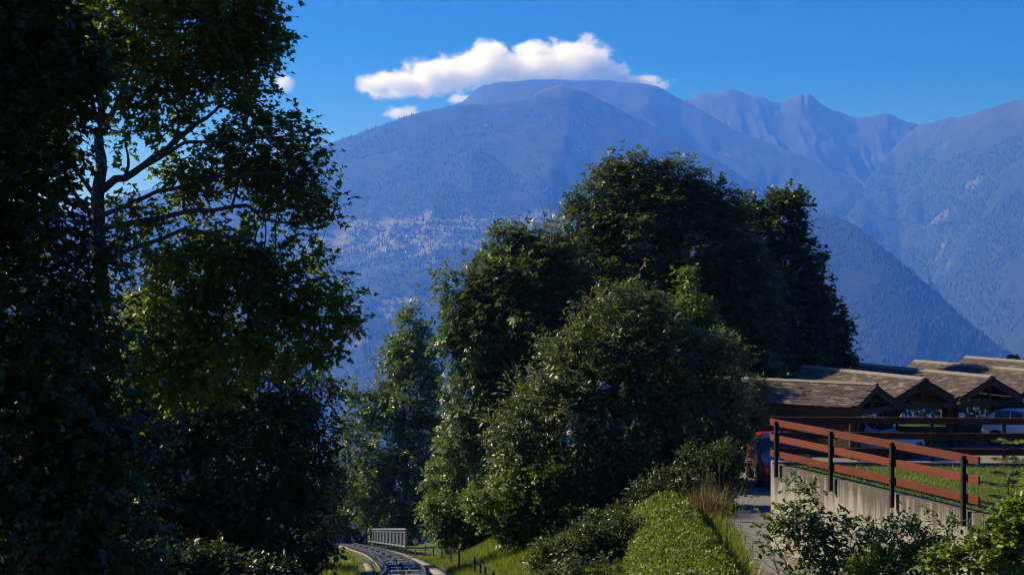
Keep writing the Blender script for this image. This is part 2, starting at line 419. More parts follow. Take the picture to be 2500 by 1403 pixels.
def mountain_mat(name, forest, meadow, rock, tree_line, thr=0.62, patch=0.0016, seed=0.0, village=None):
    m, nt, out = new_mat(name)
    tc = N(nt, 'ShaderNodeTexCoord'); co = tc.outputs['Object']
    mp = N(nt, 'ShaderNodeMapping'); mp.inputs['Location'].default_value = (seed, seed*2, 0); nt.links.new(co, mp.inputs[0]); c2 = mp.outputs[0]
    sep = N(nt, 'ShaderNodeSeparateXYZ'); nt.links.new(co, sep.inputs[0])
    nf = noise_(nt, c2, 0.02, 6, 0.7)
    fo = ramp(nt, nf, [(0.32, tuple(x*.55 for x in forest)), (0.7, tuple(x*1.35 for x in forest))]).outputs[0]
    pn = noise_(nt, c2, patch, 7, 0.62)
    me = ramp(nt, noise_(nt, c2, 0.006, 5), [(0.3, tuple(x*.7 for x in meadow)), (0.7, tuple(x*1.2 for x in meadow))]).outputs[0]
    mask = ramp(nt, pn, [(thr, (0, 0, 0)), (thr+.02, (1, 1, 1))]).outputs[0]
    c = mixc(nt, mask, fo, me)
    rk = ramp(nt, noise_(nt, c2, 0.004, 8, 0.7), [(0.3, tuple(x*.55 for x in rock)), (0.62, rock), (0.8, tuple(min(1, x*1.9) for x in rock))]).outputs[0]
    hz = math_(nt, 'ADD', sep.outputs[2], math_(nt, 'MULTIPLY', math_(nt, 'SUBTRACT', noise_(nt, c2, 0.0025, 6), 0.5), 700.0))
    mr = N(nt, 'ShaderNodeMapRange'); mr.inputs[1].default_value = tree_line-60; mr.inputs[2].default_value = tree_line+60
    nt.links.new(hz, mr.inputs[0])
    c = mixc(nt, mr.outputs[0], c, rk)
    if village:
        x0, x1, z0, z1, thr2 = village
        def band(sock, a, b, soft):
            m1 = N(nt, 'ShaderNodeMapRange', interpolation_type='SMOOTHSTEP'); m1.inputs[1].default_value = a-soft; m1.inputs[2].default_value = a+soft; nt.links.new(sock, m1.inputs[0])
            m2 = N(nt, 'ShaderNodeMapRange', interpolation_type='SMOOTHSTEP'); m2.inputs[1].default_value = b+soft; m2.inputs[2].default_value = b-soft; nt.links.new(sock, m2.inputs[0])
            return math_(nt, 'MULTIPLY', m1.outputs[0], m2.outputs[0])
        wz = math_(nt, 'ADD', sep.outputs[2], math_(nt, 'MULTIPLY', math_(nt, 'SUBTRACT', noise_(nt, c2, 0.002, 4), .5), 240.0))
        b = math_(nt, 'MULTIPLY', band(sep.outputs[0], x0, x1, 260), band(wz, z0, z1, 60))
        fld = math_(nt, 'GREATER_THAN', math_(nt, 'ADD', noise_(nt, c2, 0.009, 6, .75), math_(nt, 'MULTIPLY', b, .12)), thr2)
        c = mixc(nt, math_(nt, 'MULTIPLY', b, fld), c, tuple(x*1.15 for x in meadow))
    principled(nt, out, c, 0.95, 0.1)
    return m
mf = mountain_mat('forest_mountain', (0.020, 0.027, 0.015), (0.10, 0.095, 0.05), (0.075, 0.066, 0.05), 1230, 0.645, 0.0021, 11.0, (-1300, 500, 130, 380, .60))
mb = mountain_mat('bare_mountain', (0.022, 0.029, 0.017), (0.07, 0.065, 0.036), (0.038, 0.042, 0.044), 980, 0.60, 0.0018, 27.0)
mc = mountain_mat('far_mountain', (0.03, 0.036, 0.022), (0.085, 0.076, 0.045), (0.050, 0.053, 0.054), 860, 0.55, 0.0018, 44.0)
md = mountain_mat('right_mountain', (0.020, 0.028, 0.015), (0.075, 0.07, 0.036), (0.033, 0.036, 0.034), 1080, 0.62, 0.0017, 61.0)
me_ = mountain_mat('spur', (0.016, 0.023, 0.013), (0.16, 0.145, 0.08), (0.2, 0.18, 0.14), 1600, 0.655, 0.0034, 83.0)
P_STEEP = [(0, 0, 1), (.5, 1900, .55), (.8, 3100, .25), (1, 4300, -.02)]
mountain('forested_mountain', [(-900, 620, 8000), (-300, 560, 8000), (200, 510, 8300), (600, 430, 8600), (760, 365, 8900), (820, 340, 9000), (950, 296, 9000), (1030, 270, 9000), (1110, 256, 9000), (1200, 247, 9000),
    (1290, 240, 9000), (1330, 216, 9000), (1370, 206, 9000), (1410, 216, 9000), (1480, 246, 8950), (1560, 290, 8900), (1650, 332, 8800), (1750, 388, 8700),
    (1850, 455, 8600), (1950, 525, 8400), (2100, 640, 8000), (2300, 780, 7600)],
    [(0, 0, 1), (.42, 1700, .575), (.6, 2450, .455), (.78, 3300, .26), (1, 4300, -.02)], mf, 380, 150, 80, 800, 3, label='broad forested mountain with a village on its slope under the cloud')
mountain('bare_summit', [(700, 420, 11000), (1050, 278, 11000), (1130, 246, 11000), (1155, 222, 11000), (1180, 206, 11000), (1230, 195, 11000), (1300, 192, 11000), (1400, 190, 11000), (1490, 192, 11000), (1560, 200, 11000),
    (1605, 208, 11000), (1660, 238, 11000), (1720, 270, 10900), (1800, 315, 10800), (1900, 355, 10700), (2000, 395, 10500), (2090, 440, 10300), (2250, 560, 9800)],
    P_STEEP, mb, 270, 110, 115, 800, 17, label='bare rounded summit half hidden by the white cloud', crest_amp=9)
mountain('jagged_peaks', [(1400, 330, 12000), (1600, 252, 12000), (1660, 238, 12000), (1720, 226, 12000), (1765, 216, 12000), (1780, 211, 12000), (1800, 216, 12000), (1830, 226, 12000), (1870, 238, 12000), (1905, 250, 12000), (1925, 238, 12000),
    (1944, 228, 12000), (1956, 221, 12000), (1963, 229, 12000), (1972, 220, 12000), (1982, 229, 12000), (1990, 239, 12000), (2000, 246, 12000), (2040, 267, 12000), (2090, 288, 12000), (2130, 283, 12000), (2165, 275, 12000), (2200, 287, 12000), (2240, 300, 12000), (2330, 315, 12000), (2600, 330, 12000)],
    [(0, 0, 1), (.25, 700, .74), (.5, 1700, .58), (.8, 3000, .3), (1, 4200, -.02)], mc, 340, 105, 110, 620, 29, label='far row of jagged bare peaks right of the cloud', crest_amp=17, vert=.5)
mountain('right_mountain', [(2020, 600, 9300), (2065, 530, 9700), (2090, 480, 10000), (2130, 420, 10500), (2180, 360, 10900), (2240, 303, 11000), (2280, 295, 10800), (2330, 284, 10500), (2380, 275, 10200), (2420, 260, 10000),
    (2480, 243, 9800), (2500, 238, 9700), (2600, 205, 9400), (2800, 170, 9000), (3200, 150, 8600)],
    [(0, 0, 1), (.5, 2100, .55), (.8, 3300, .22), (1, 4400, -.02)], md, 270, 120, 85, 760, 53, label='tall dark mountainside rising at the right edge', crest_amp=16)
mountain('wooded_spur', [(900, 760, 6800), (1300, 640, 6600), (1700, 520, 6300), (1900, 506, 6200), (1970, 516, 6100), (2040, 527, 6000), (2090, 546, 5900), (2140, 588, 5800), (2200, 640, 5700), (2300, 722, 5600), (2370, 792, 5500), (2450, 858, 5400), (2540, 905, 5300), (2900, 1000, 5000)],
    [(0, 0, 1), (.4, 900, .62), (.75, 1900, .2), (1, 2700, -.02)], me_, 280, 120, 45, 520, 71, label='dark wooded spur sloping down to the right above the carports', back=1500, crest_amp=7)
mountain('pale_ridge', [(300, 470, 14000), (700, 385, 14000), (800, 345, 14000), (850, 329, 14000), (890, 313, 14000), (915, 303, 14000), (935, 309, 14000), (1000, 345, 14000), (1200, 420, 14000)],
    P_STEEP, mc, 120, 40, 60, 800, 91, label='pale far ridge between the left tree and the forested mountain', crest_amp=8)

# valley floor reaching under every mountain
def sheet(name, x0, x1, y0, y1, z, nx, ny, mat, amp=0):
    xs = np.linspace(x0, x1, nx); ys = np.linspace(y0, y1, ny); X, Y = np.meshgrid(xs, ys, indexing='ij')
    Z = np.full(X.shape, z)+(fbm(X/900, Y/900, 5)-.5)*amp
    V = np.stack([X, Y, Z], -1).reshape(-1, 3); i = np.arange(nx-1)[:, None]*ny; j = np.arange(ny-1)[None]
    F = np.stack([i+j, i+ny+j, i+ny+j+1, i+j+1], -1).reshape(-1, 4)
    return obj(name, mesh_np(name, V, F, mat, True))
tag(sheet('valley_floor', -14000, 14000, 400, 17500, -800, 60, 60, mf, 30), 'wide valley floor far below the hillside', 'valley', kind='structure')

# forest on the far slopes: tens of thousands of narrow spruces, one mass per mountain
def forest(name, on, label, n, smax, zmax, seed, h=(13, 26), xr=None):
    XX, YY, ZZ, nb = SURF[on]; r = np.random.default_rng(seed)
    nu, nv = XX.shape; u = r.random(n)*(nu-1.001); v = nb-1+r.random(n)*(nv-nb-.001)*smax
    ui = u.astype(int); vi = v.astype(int); fu = u-ui; fv = v-vi
    g = lambda A: (A[ui, vi]*(1-fu)+A[ui+1, vi]*fu)*(1-fv)+(A[ui, vi+1]*(1-fu)+A[ui+1, vi+1]*fu)*fv
    P = np.stack([g(XX), g(YY), g(ZZ)], 1)
    dens = fbm(P[:, 0]/260, P[:, 1]/260, seed+3)
    keep = (dens > .40) & (P[:, 2] < zmax+(dens-.5)*500)
    # only what the valley side facing the photograph can show
    px = CX+P[:, 0]/P[:, 1]*FPX; keep &= (px > -200) & (px < 2800)
    P = P[keep]; n = len(P)
    H = r.uniform(*h, n)*(.7+.6*dens[keep]); Rr = H*r.uniform(.17, .26, n); a0 = r.random(n)*6.28
    T = [np.stack([P[:, 0], P[:, 1], P[:, 2]+H], 1)]
    for k in range(3):
        a = a0+k*math.pi*2/3; T.append(np.stack([P[:, 0]+Rr*np.cos(a), P[:, 1]+Rr*np.sin(a), P[:, 2]-1], 1))
    V = np.stack(T, 1).reshape(-1, 3); b = (np.arange(n)*4)[:, None]
    F = np.concatenate([b+np.array((0, 1+k, 1+(k+1) % 3)) for k in range(3)])
    o = obj(name, mesh_np(name, V, F, M['conifer'], False, np.repeat(r.random(n), 4)))
    tag(o, label, 'forest', kind='stuff'); return P
forest('spruce_forest', 'forested_mountain', 'spruce forest covering the broad mountain under the cloud', 46000, .85, 1120, 5)
forest('spruce_forest', 'wooded_spur', 'dark spruce forest covering the spur above the carports', 28000, .95, 2000, 6, (11, 22))
forest('spruce_forest', 'right_mountain', 'spruce forest covering the tall mountainside at the right edge', 34000, .9, 950, 7)

def far_houses():
    XX, YY, ZZ, nb = SURF['forested_mountain']; Xf, Yf, Zf = XX[:, nb:].ravel(), YY[:, nb:].ravel(), ZZ[:, nb:].ravel()
    px = CX+Xf/Yf*FPX; py = CY-Zf/Yf*FPX
    wm = plain('pale_render', (.30, .29, .27), .8, .2, var=.1, bump=0); rm = plain('brown_roof', (.12, .07, .05), .8, .2, bump=0)
    mb = MB().box((0, 0, 2), (12, 9, 8)); me = mb.mesh('house', wm)
    me.materials.append(rm); hs_ = MB(); 
    V = [(-6, -4.5, -4), (6, -4.5, -4), (6, 4.5, -4), (-6, 4.5, -4), (-6, -4.5, 5), (6, -4.5, 5), (6, 4.5, 5), (-6, 4.5, 5), (-6.8, -5.4, 4.8), (6.8, -5.4, 4.8), (6.8, 5.4, 4.8), (-6.8, 5.4, 4.8), (-6.8, 0, 8.6), (6.8, 0, 8.6)]
    F = [(0, 1, 5, 4), (1, 2, 6, 5), (2, 3, 7, 6), (3, 0, 4, 7), (8, 9, 13, 12), (10, 11, 12, 13), (9, 10, 13), (11, 8, 12)]
    me = bpy.data.meshes.new('house'); me.from_pydata(V, [], F); me.materials.append(wm); me.materials.append(rm)
    for i_ in (4, 5): me.polygons[i_].material_index = 1
    r = np.random.default_rng(12); n = 0
    while n < 80:
        qx = r.uniform(845, 1260); qy = 575+r.normal()*26+(qx-1050)*-.02
        k = int(np.argmin((px-qx)**2+(py-qy)**2))
        o = bpy.data.objects.new('house', me); COL.objects.link(o); o.location = (Xf[k]+r.normal()*14, Yf[k]+r.normal()*10, Zf[k]+2.5); o.rotation_euler = (0, 0, r.uniform(-.5, .5)+(1.57 if r.random() < .4 else 0))
        o.scale = (r.uniform(.8, 1.5),)*3
        tag(o, 'tiny pale house of the village on the forested mountain slope', 'house', 'village houses on the far slope'); n += 1
far_houses()

# ------------------------------------------------------------------ near ground
def track_x(y):
    ys = [20, 30, 36.3, 45, 58.9, 75, 87, 113, 150]; xs = [-2.6, -2.52, -2.66, -3.45, -5.0, -7.05, -8.8, -12.95, -19.6]
    return np.interp(y, ys, xs)
def track_z(y): return -6.70-.17*(np.asarray(y)-33)
def ground_z(x, y):
    x = np.asarray(x, float); y = np.asarray(y, float)
    xc = track_x(y)
    T = track_z(y)-.35
    Rr = -6.22-.68*ss(45, 56, y)-.1*np.clip(y-76, 0, None)
    w = ss(0.9+.12*np.clip(y-56, 0, 40), 8.6+.3*np.clip(y-50, 0, 60), x-xc)
    z = T*(1-w)+Rr*w
    z = z + ss(-1.6, -9, x-xc)*2.2*ss(0, 1, ss(-30, 0, y))
    z = z - ss(24, 60, -(x))*8
    bank = ss(6.9, 10.5, x-(y-26)*-.1)*ss(31, 25, y)*1.5
    z = z+bank
    z = np.where(y < 28, np.maximum(z, -7.2+0*z)*ss(8, 28, y)+(-6.6)*(1-ss(8, 28, y))+bank*(1-ss(8, 28, y)), z)
    z = z-.35*np.clip(y-120, 0, None)*ss(120, 170, y)-.16*np.clip(y-170, 0, None)
    return np.maximum(z, -830.0)
def ground_sheet():
    xs = np.concatenate([np.linspace(-420, -40, 20, endpoint=False), np.linspace(-40, 45, 140, endpoint=False), np.linspace(45, 420, 20)])
    ys = np.concatenate([np.linspace(-60, 5, 14, endpoint=False), np.linspace(5, 130, 160, endpoint=False), np.linspace(130, 1700, 50)])
    X, Y = np.meshgrid(xs, ys, indexing='ij'); Z = ground_z(X, Y)
    Z = Z+(fbm(X/2.2, Y/2.2, 77)-.5)*.16*ss(1.0, 2.2, np.abs(X-track_x(Y)))
    ny = len(ys); V = np.stack([X, Y, Z], -1).reshape(-1, 3); i = np.arange(len(xs)-1)[:, None]*ny; j = np.arange(ny-1)[None]
    F = np.stack([i+j, i+ny+j, i+ny+j+1, i+j+1], -1).reshape(-1, 4)
    m, nt, out = new_mat('meadow_soil'); co = texco(nt)
    n1 = noise_(nt, co, 1.3, 6, .65); n2 = noise_(nt, co, 18, 3)
    c = ramp(nt, n1, [(.3, (0.028, 0.042, 0.010)), (.55, (0.060, 0.085, 0.016)), (.75, (0.085, 0.085, 0.030))]).outputs[0]
    principled(nt, out, c, .9, .2, bump=n2, bump_d=.03)
    o = obj('ground', mesh_np('ground', V, F, m, True)); tag(o, 'grassy hillside dropping away from the viewer', 'ground', kind='structure')
ground_sheet()

# ------------------------------------------------------------------ terrace, wall, lane, car park
def wood_mat(name, base, var=.35, scale=(1.2, 22, 22)):
    m, nt, out = new_mat(name); co = texco(nt, (1, 1, 1))
    mp = N(nt, 'ShaderNodeMapping'); mp.inputs['Scale'].default_value = scale; nt.links.new(co, mp.inputs[0])
    n1 = noise_(nt, mp.outputs[0], 3.0, 6, .65); n2 = noise_(nt, co, 1.4, 3)
    kn = N(nt, 'ShaderNodeTexVoronoi'); kn.inputs['Scale'].default_value = 2.6; nt.links.new(co, kn.inputs['Vector'])
    c = ramp(nt, n1, [(.28, tuple(x*(1-var) for x in base)), (.72, tuple(x*(1+var) for x in base))]).outputs[0]
    c = mixc(nt, ramp(nt, n2, [(.35, (0, 0, 0)), (.7, (.4, .4, .4))]).outputs[0], c, tuple(x*.62 for x in base))
    c = mixc(nt, ramp(nt, kn.outputs['Distance'], [(.03, (.75, .75, .75)), (.085, (0, 0, 0))]).outputs[0], c, (.03, .014, .008))
    oi = N(nt, 'ShaderNodeObjectInfo'); v = ramp(nt, oi.outputs['Random'], [(0, (.8, .8, .8)), (1, (1.12, 1.1, 1.1))]).outputs[0]
    c = mixc(nt, 1.0, c, v, 'MULTIPLY')
    principled(nt, out, c, .7, .2, bump=n1, bump_d=.003); return m
M['rail'] = wood_mat('red_stained_wood', (0.118, 0.027, 0.013))
M['rail_shade'] = wood_mat('shade_toned_wood', (0.095, 0.034, 0.020))  # shade on the far fence boards is put into this duller brown
M['timber'] = wood_mat('dark_timber', (0.050, 0.030, 0.020))
M['steel'] = plain('black_steel', (0.018, 0.019, 0.022), .5, .5, .3, bump=0)
M['galv'] = plain('galvanised_steel', (0.30, 0.33, 0.37), .45, .5, .75, var=.15, bump=0)
M['dark_rail'] = plain('dark_rail_steel', (0.045, 0.040, 0.040), .5, .5, .5, bump=0)
M['bright_steel'] = plain('worn_steel', (0.42, 0.44, 0.48), .35, .5, .8, var=.15, bump=0)
def concrete(name, col, streak=True):
    m, nt, out = new_mat(name); co = texco(nt)
    n1 = noise_(nt, co, 2.2, 6, .6); n2 = noise_(nt, co, 40, 3)
    c = ramp(nt, n1, [(.3, tuple(x*.72 for x in col)), (.7, tuple(x*1.12 for x in col))]).outputs[0]
    if streak:
        st = noise_(nt, texco(nt, (1, 1, .07)), 7.0, 5, .7)
        sep = N(nt, 'ShaderNodeSeparateXYZ'); tcn = N(nt, 'ShaderNodeTexCoord'); nt.links.new(tcn.outputs['Object'], sep.inputs[0])
        h = N(nt, 'ShaderNodeMapRange'); h.inputs[1].default_value = -5.05; h.inputs[2].default_value = -4.15; nt.links.new(sep.outputs[2], h.inputs[0])
        k = math_(nt, 'ADD', math_(nt, 'MULTIPLY', h.outputs[0], .34), st)
        mk = ramp(nt, k, [(.58, (0, 0, 0)), (.80, (.85, .85, .85))]).outputs[0]
        c = mixc(nt, mk, c, (0.045, 0.038, 0.032))
        # horizontal board joints left by the formwork
        wv = math_(nt, 'FRACT', math_(nt, 'MULTIPLY', sep.outputs[2], 2.1))
        jn = ramp(nt, wv, [(.0, (.7, .7, .7)), (.03, (1, 1, 1))]).outputs[0]
        c = mixc(nt, 1.0, c, jn, 'MULTIPLY')
    principled(nt, out, c, .9, .25, bump=n2, bump_d=.006); return m
M['concrete'] = concrete('stained_concrete', (0.25, 0.235, 0.215))
M['concrete2'] = concrete('plain_concrete', (0.20, 0.18, 0.15), False)
def ground_mat(name, a, b, scale, bump=.01):
    m, nt, out = new_mat(name); co = texco(nt); n = noise_(nt, co, scale, 6, .7); n2 = noise_(nt, co, .7, 4)
    c = ramp(nt, n, [(.3, a), (.7, b)]).outputs[0]; c = mixc(nt, ramp(nt, n2, [(.35, (0, 0, 0)), (.7, (.45, .45, .45))]).outputs[0], c, a)
    principled(nt, out, c, .9, .25, bump=n, bump_d=bump); return m
M['gravel'] = ground_mat('gravel', (0.09, 0.085, 0.085), (0.22, 0.205, 0.20), 26, .03)
M['asphalt'] = ground_mat('pale_asphalt', (0.12, 0.105, 0.09), (0.20, 0.175, 0.15), 30, .008)
M['lawn'] = ground_mat('lawn_soil', (0.035, 0.055, 0.012), (0.075, 0.105, 0.022), 14, .02)

ZT = -4.15                                       # terrace level
A = atz(1884, 1131, ZT); B = atz(2405, 1258, ZT)  # wall ends
fd = unit((B-A)*np.array((1, 1, 0))); fn = np.array((fd[1], -fd[0], 0.0))   # along the wall; outward normal
if fn[0] > 0: fn = -fn
C_ = A+np.array((10.5, -.55, 0))
def flat(name, poly, z, mat, kind='structure', label=None, cat=None, h=None):
    mb = MB()
    if h: mb.prism([(p[0], p[1], z-h) for p in poly], (0, 0, h))
    else: mb.add([(p[0], p[1], z if len(p) < 3 else p[2]) for p in poly], [tuple(range(len(poly)))])
    o = mb.build(name, mat); tag(o, label, cat, kind=kind); return o
inset = fn*-.24
flat('lawn', [A+inset+fd*.1, B+inset-fd*.2, B+np.array((1.6, -1.0, 0)), B+np.array((8, -1.5, 0)), C_+np.array((0, -.5, 0)), A+inset+np.array((.3, -.2, 0))], ZT-.03, M['lawn'], label='small terrace lawn behind the concrete wall', cat='lawn', h=1.2)
# retaining wall: near face with end post, plus coping step along the far fence
w = MB(); Aq = A; Bq = B
w.prism([Aq+np.array((0, 0, -2.75)), Bq+np.array((0, 0, -2.75)), Bq+inset+np.array((0, 0, -2.75)), Aq+inset+np.array((0, 0, -2.75))], (0, 0, 2.75))
wall = w.build('concrete_wall', M['concrete']); tag(wall, 'stained concrete retaining wall holding the terrace lawn', 'wall')
k = MB(); ks = A+np.array((.0, .02, 0)); ke = C_
kd = unit(ke-ks); kn = np.array((-kd[1], kd[0], 0))
k.prism([ks+np.array((0, 0, -2.7))+kd*.02, ke+np.array((0, 0, -2.7)), ke+kn*.3+np.array((0, 0, -2.7)), ks+kn*.3+np.array((0, 0, -2.7))+kd*.02], (0, 0, 2.74))
ko = k.build('concrete_kerb', M['concrete2']); tag(ko, 'low concrete edging under the far wooden fence', 'kerb')
# lane and car park sheets draped over the ground
def drape(name, poly_l, poly_r, n, mat, label, cat, dz=.05):
    L = np.array(poly_l, float); Rr = np.array(poly_r, float); t = np.linspace(0, len(L)-1, n)
    f = lambda Q: np.stack([np.interp(t, np.arange(len(Q)), Q[:, k]) for k in range(2)], 1)
    l, r = f(L), f(Rr); m = 12; V = []
    for q in np.linspace(0, 1, m): 
        p = l*(1-q)+r*q; V.append(np.c_[p, ground_z(p[:, 0], p[:, 1])+dz])
    V = np.array(V).reshape(-1, 3); i = np.arange(m-1)[:, None]*n; j = np.arange(n-1)[None]
    F = np.stack([i+j, i+j+1, i+n+j+1, i+n+j], -1).reshape(-1, 4)
    o = obj(name, mesh_np(name, V, F, mat, True)); tag(o, label, cat, kind='structure')
drape('lane', [(4.95, 22), (5.08, 30), (5.5, 35), (5.6, 40), (5.2, 46), (5.6, 51)], [(6.9, 22), (6.55, 30), (7.2, 34.2), (11, 36), (16, 42), (17, 51)], 80, M['gravel'], 'grey gravel lane between the green hedge mound and the wall', 'lane', .06)
drape('car_park', [(5.6, 51.05), (5.5, 56), (9.5, 60), (14, 66)], [(40, 36), (40, 48), (40, 58), (40, 69)], 90, M['asphalt'], 'pale paved car park under the carports', 'car park', .09)

# ------------------------------------------------------------------ wooden fences
def plane_hit(px, a, d):          # pixel column against the vertical plane through a with direction d -> distance along d
    q = (px-CX)/FPX; return (q*a[1]-a[0])/(d[0]-q*d[1])
def fence(name, label, a, d, spans, posts, ztop, post_side, post_bottom, board_off, wood='rail'):
    root = empty(name, (a[0], a[1], ZT)); tag(root, label, 'fence', 'wooden fences of the terrace')
    side = np.array((-d[1], d[0], 0)); side = side if side[1] < 0 else -side     # towards the viewer
    bm = {}
    for s0, s1 in spans:
        for r in range(3):
            z = ztop-.155/2-r*.365
            p0 = a+d*(s0+.006)+side*board_off; p1 = a+d*(s1-.006)+side*board_off; jt = rng.normal()*.004
            L = s1-s0-.012; mid = (p0+p1)/2; ang = math.atan2(d[1], d[0])
            me = MB().box((0, 0, 0), (L, .045, .155)).mesh('rail', M[wood])
            import bmesh
            b = bmesh.new(); b.from_mesh(me); bmesh.ops.bevel(b, geom=list(b.edges), offset=.005, segments=1, affect='EDGES'); b.to_mesh(me); b.free()
            o = bpy.data.objects.new('rail', me); COL.objects.link(o); o.parent = root
            o.location = (mid[0]-a[0], mid[1]-a[1], z-ZT+jt); o.rotation_euler = (0, 0, ang)
    for s in posts:
        p = a+d*s+side*(board_off+post_side*.062)
        mb = MB(); ang = math.atan2(d[1], d[0]); R3 = Matrix.Rotation(ang, 3, 'Z')
        zb, zt = post_bottom, ztop-.03
        h = zt-zb; c = (p[0], p[1], (zb+zt)/2)
        mb.box(c, (.008, .07, h), R3)
        for q in (-1, 1):
            mb.box(np.array(c)+side*q*.036, (.062, .008, h), R3)
        po = mb.build('post', M['steel'], root)
        for r in range(3):
            z = ztop-.155/2-r*.365; bc = p+side*(.045*post_side)
            b2 = MB().cyl((bc[0], bc[1], z), tuple(np.array((bc[0], bc[1], z))+side*.016*post_side), .012, 8).build('bolt', M['steel'], po)
    return root
ZR = -3.085
sj = [plane_hit(px, A, fd) for px in (1884, 2040, 2395)]
pp = [plane_hit(px, A, fd) for px in (1903, 2037, 2187, 2362)]
fence('wooden_fence', 'sunlit red wooden fence on black posts along the concrete wall', A, fd, [(sj[0], sj[1]), (sj[1], sj[2])], pp, ZR, 1, -4.42, .03)
fa = A+np.array((0.05, .16, 0)); fd2 = unit(C_-A)
sj = [plane_hit(px, fa, fd2) for px in (1882, 2278, 2520)]+[9.9]
pp = [plane_hit(px, fa, fd2) for px in (1910, 2099, 2278, 2455)]+[7.6, 9.6]
fence('wooden_fence', 'shaded brown wooden fence along the car park behind the lawn', fa, fd2, [(sj[0], sj[1]), (sj[1], sj[2]), (sj[2], sj[3])], pp, ZR+.02, -1, -4.2, -.05, 'rail_shade')

# ------------------------------------------------------------------ carports
def shingle_mat():
    m, nt, out = new_mat('wood_shingle'); co = texco(nt); n = noise_(nt, co, 9, 6, .7)
    oi = N(nt, 'ShaderNodeObjectInfo')
    c = ramp(nt, oi.outputs['Random'], [(0, (0.036, 0.030, 0.027)), (.5, (0.070, 0.056, 0.049)), (.85, (0.10, 0.083, 0.073)), (1, (0.20, 0.175, 0.158))]).outputs[0]
    c = mixc(nt, ramp(nt, n, [(.3, (.75, .75, .75)), (.75, (0, 0, 0))]).outputs[0], c, (0.05, 0.038, 0.03))
    principled(nt, out, c, .85, .25, bump=n, bump_d=.008); return m
M['shingle'] = shingle_mat()
M['cap'] = plain('ridge_cap', (0.15, 0.13, 0.115), .8, .3, scale=8)
SH_W, SH_E = 0.42, 0.185
def shingle_mesh(w=SH_W-.012, l=.33, t=.028, name='shingle', mat=None):
    c = .055
    pts = [(-w/2, 0, 0), (w/2, 0, 0), (w/2, l-c, 0), (w/2-c*.35, l-c*.3, 0), (w/2-c, l, 0), (-w/2+c, l, 0), (-w/2+c*.35, l-c*.3, 0), (-w/2, l-c, 0)]
    return MB().prism(pts, (0, 0, t)).mesh(name, mat or M['shingle'])
SHM = shingle_mesh()
CAPM = MB().prism([(-.34, 0, 0), (.34, 0, 0), (.34, .2, -.0), (.30, .235, 0), (-.30, .235, 0), (-.34, .2, 0)], (0, 0, .05)).mesh('ridge_tile', M['cap'])
LOT = -6.9
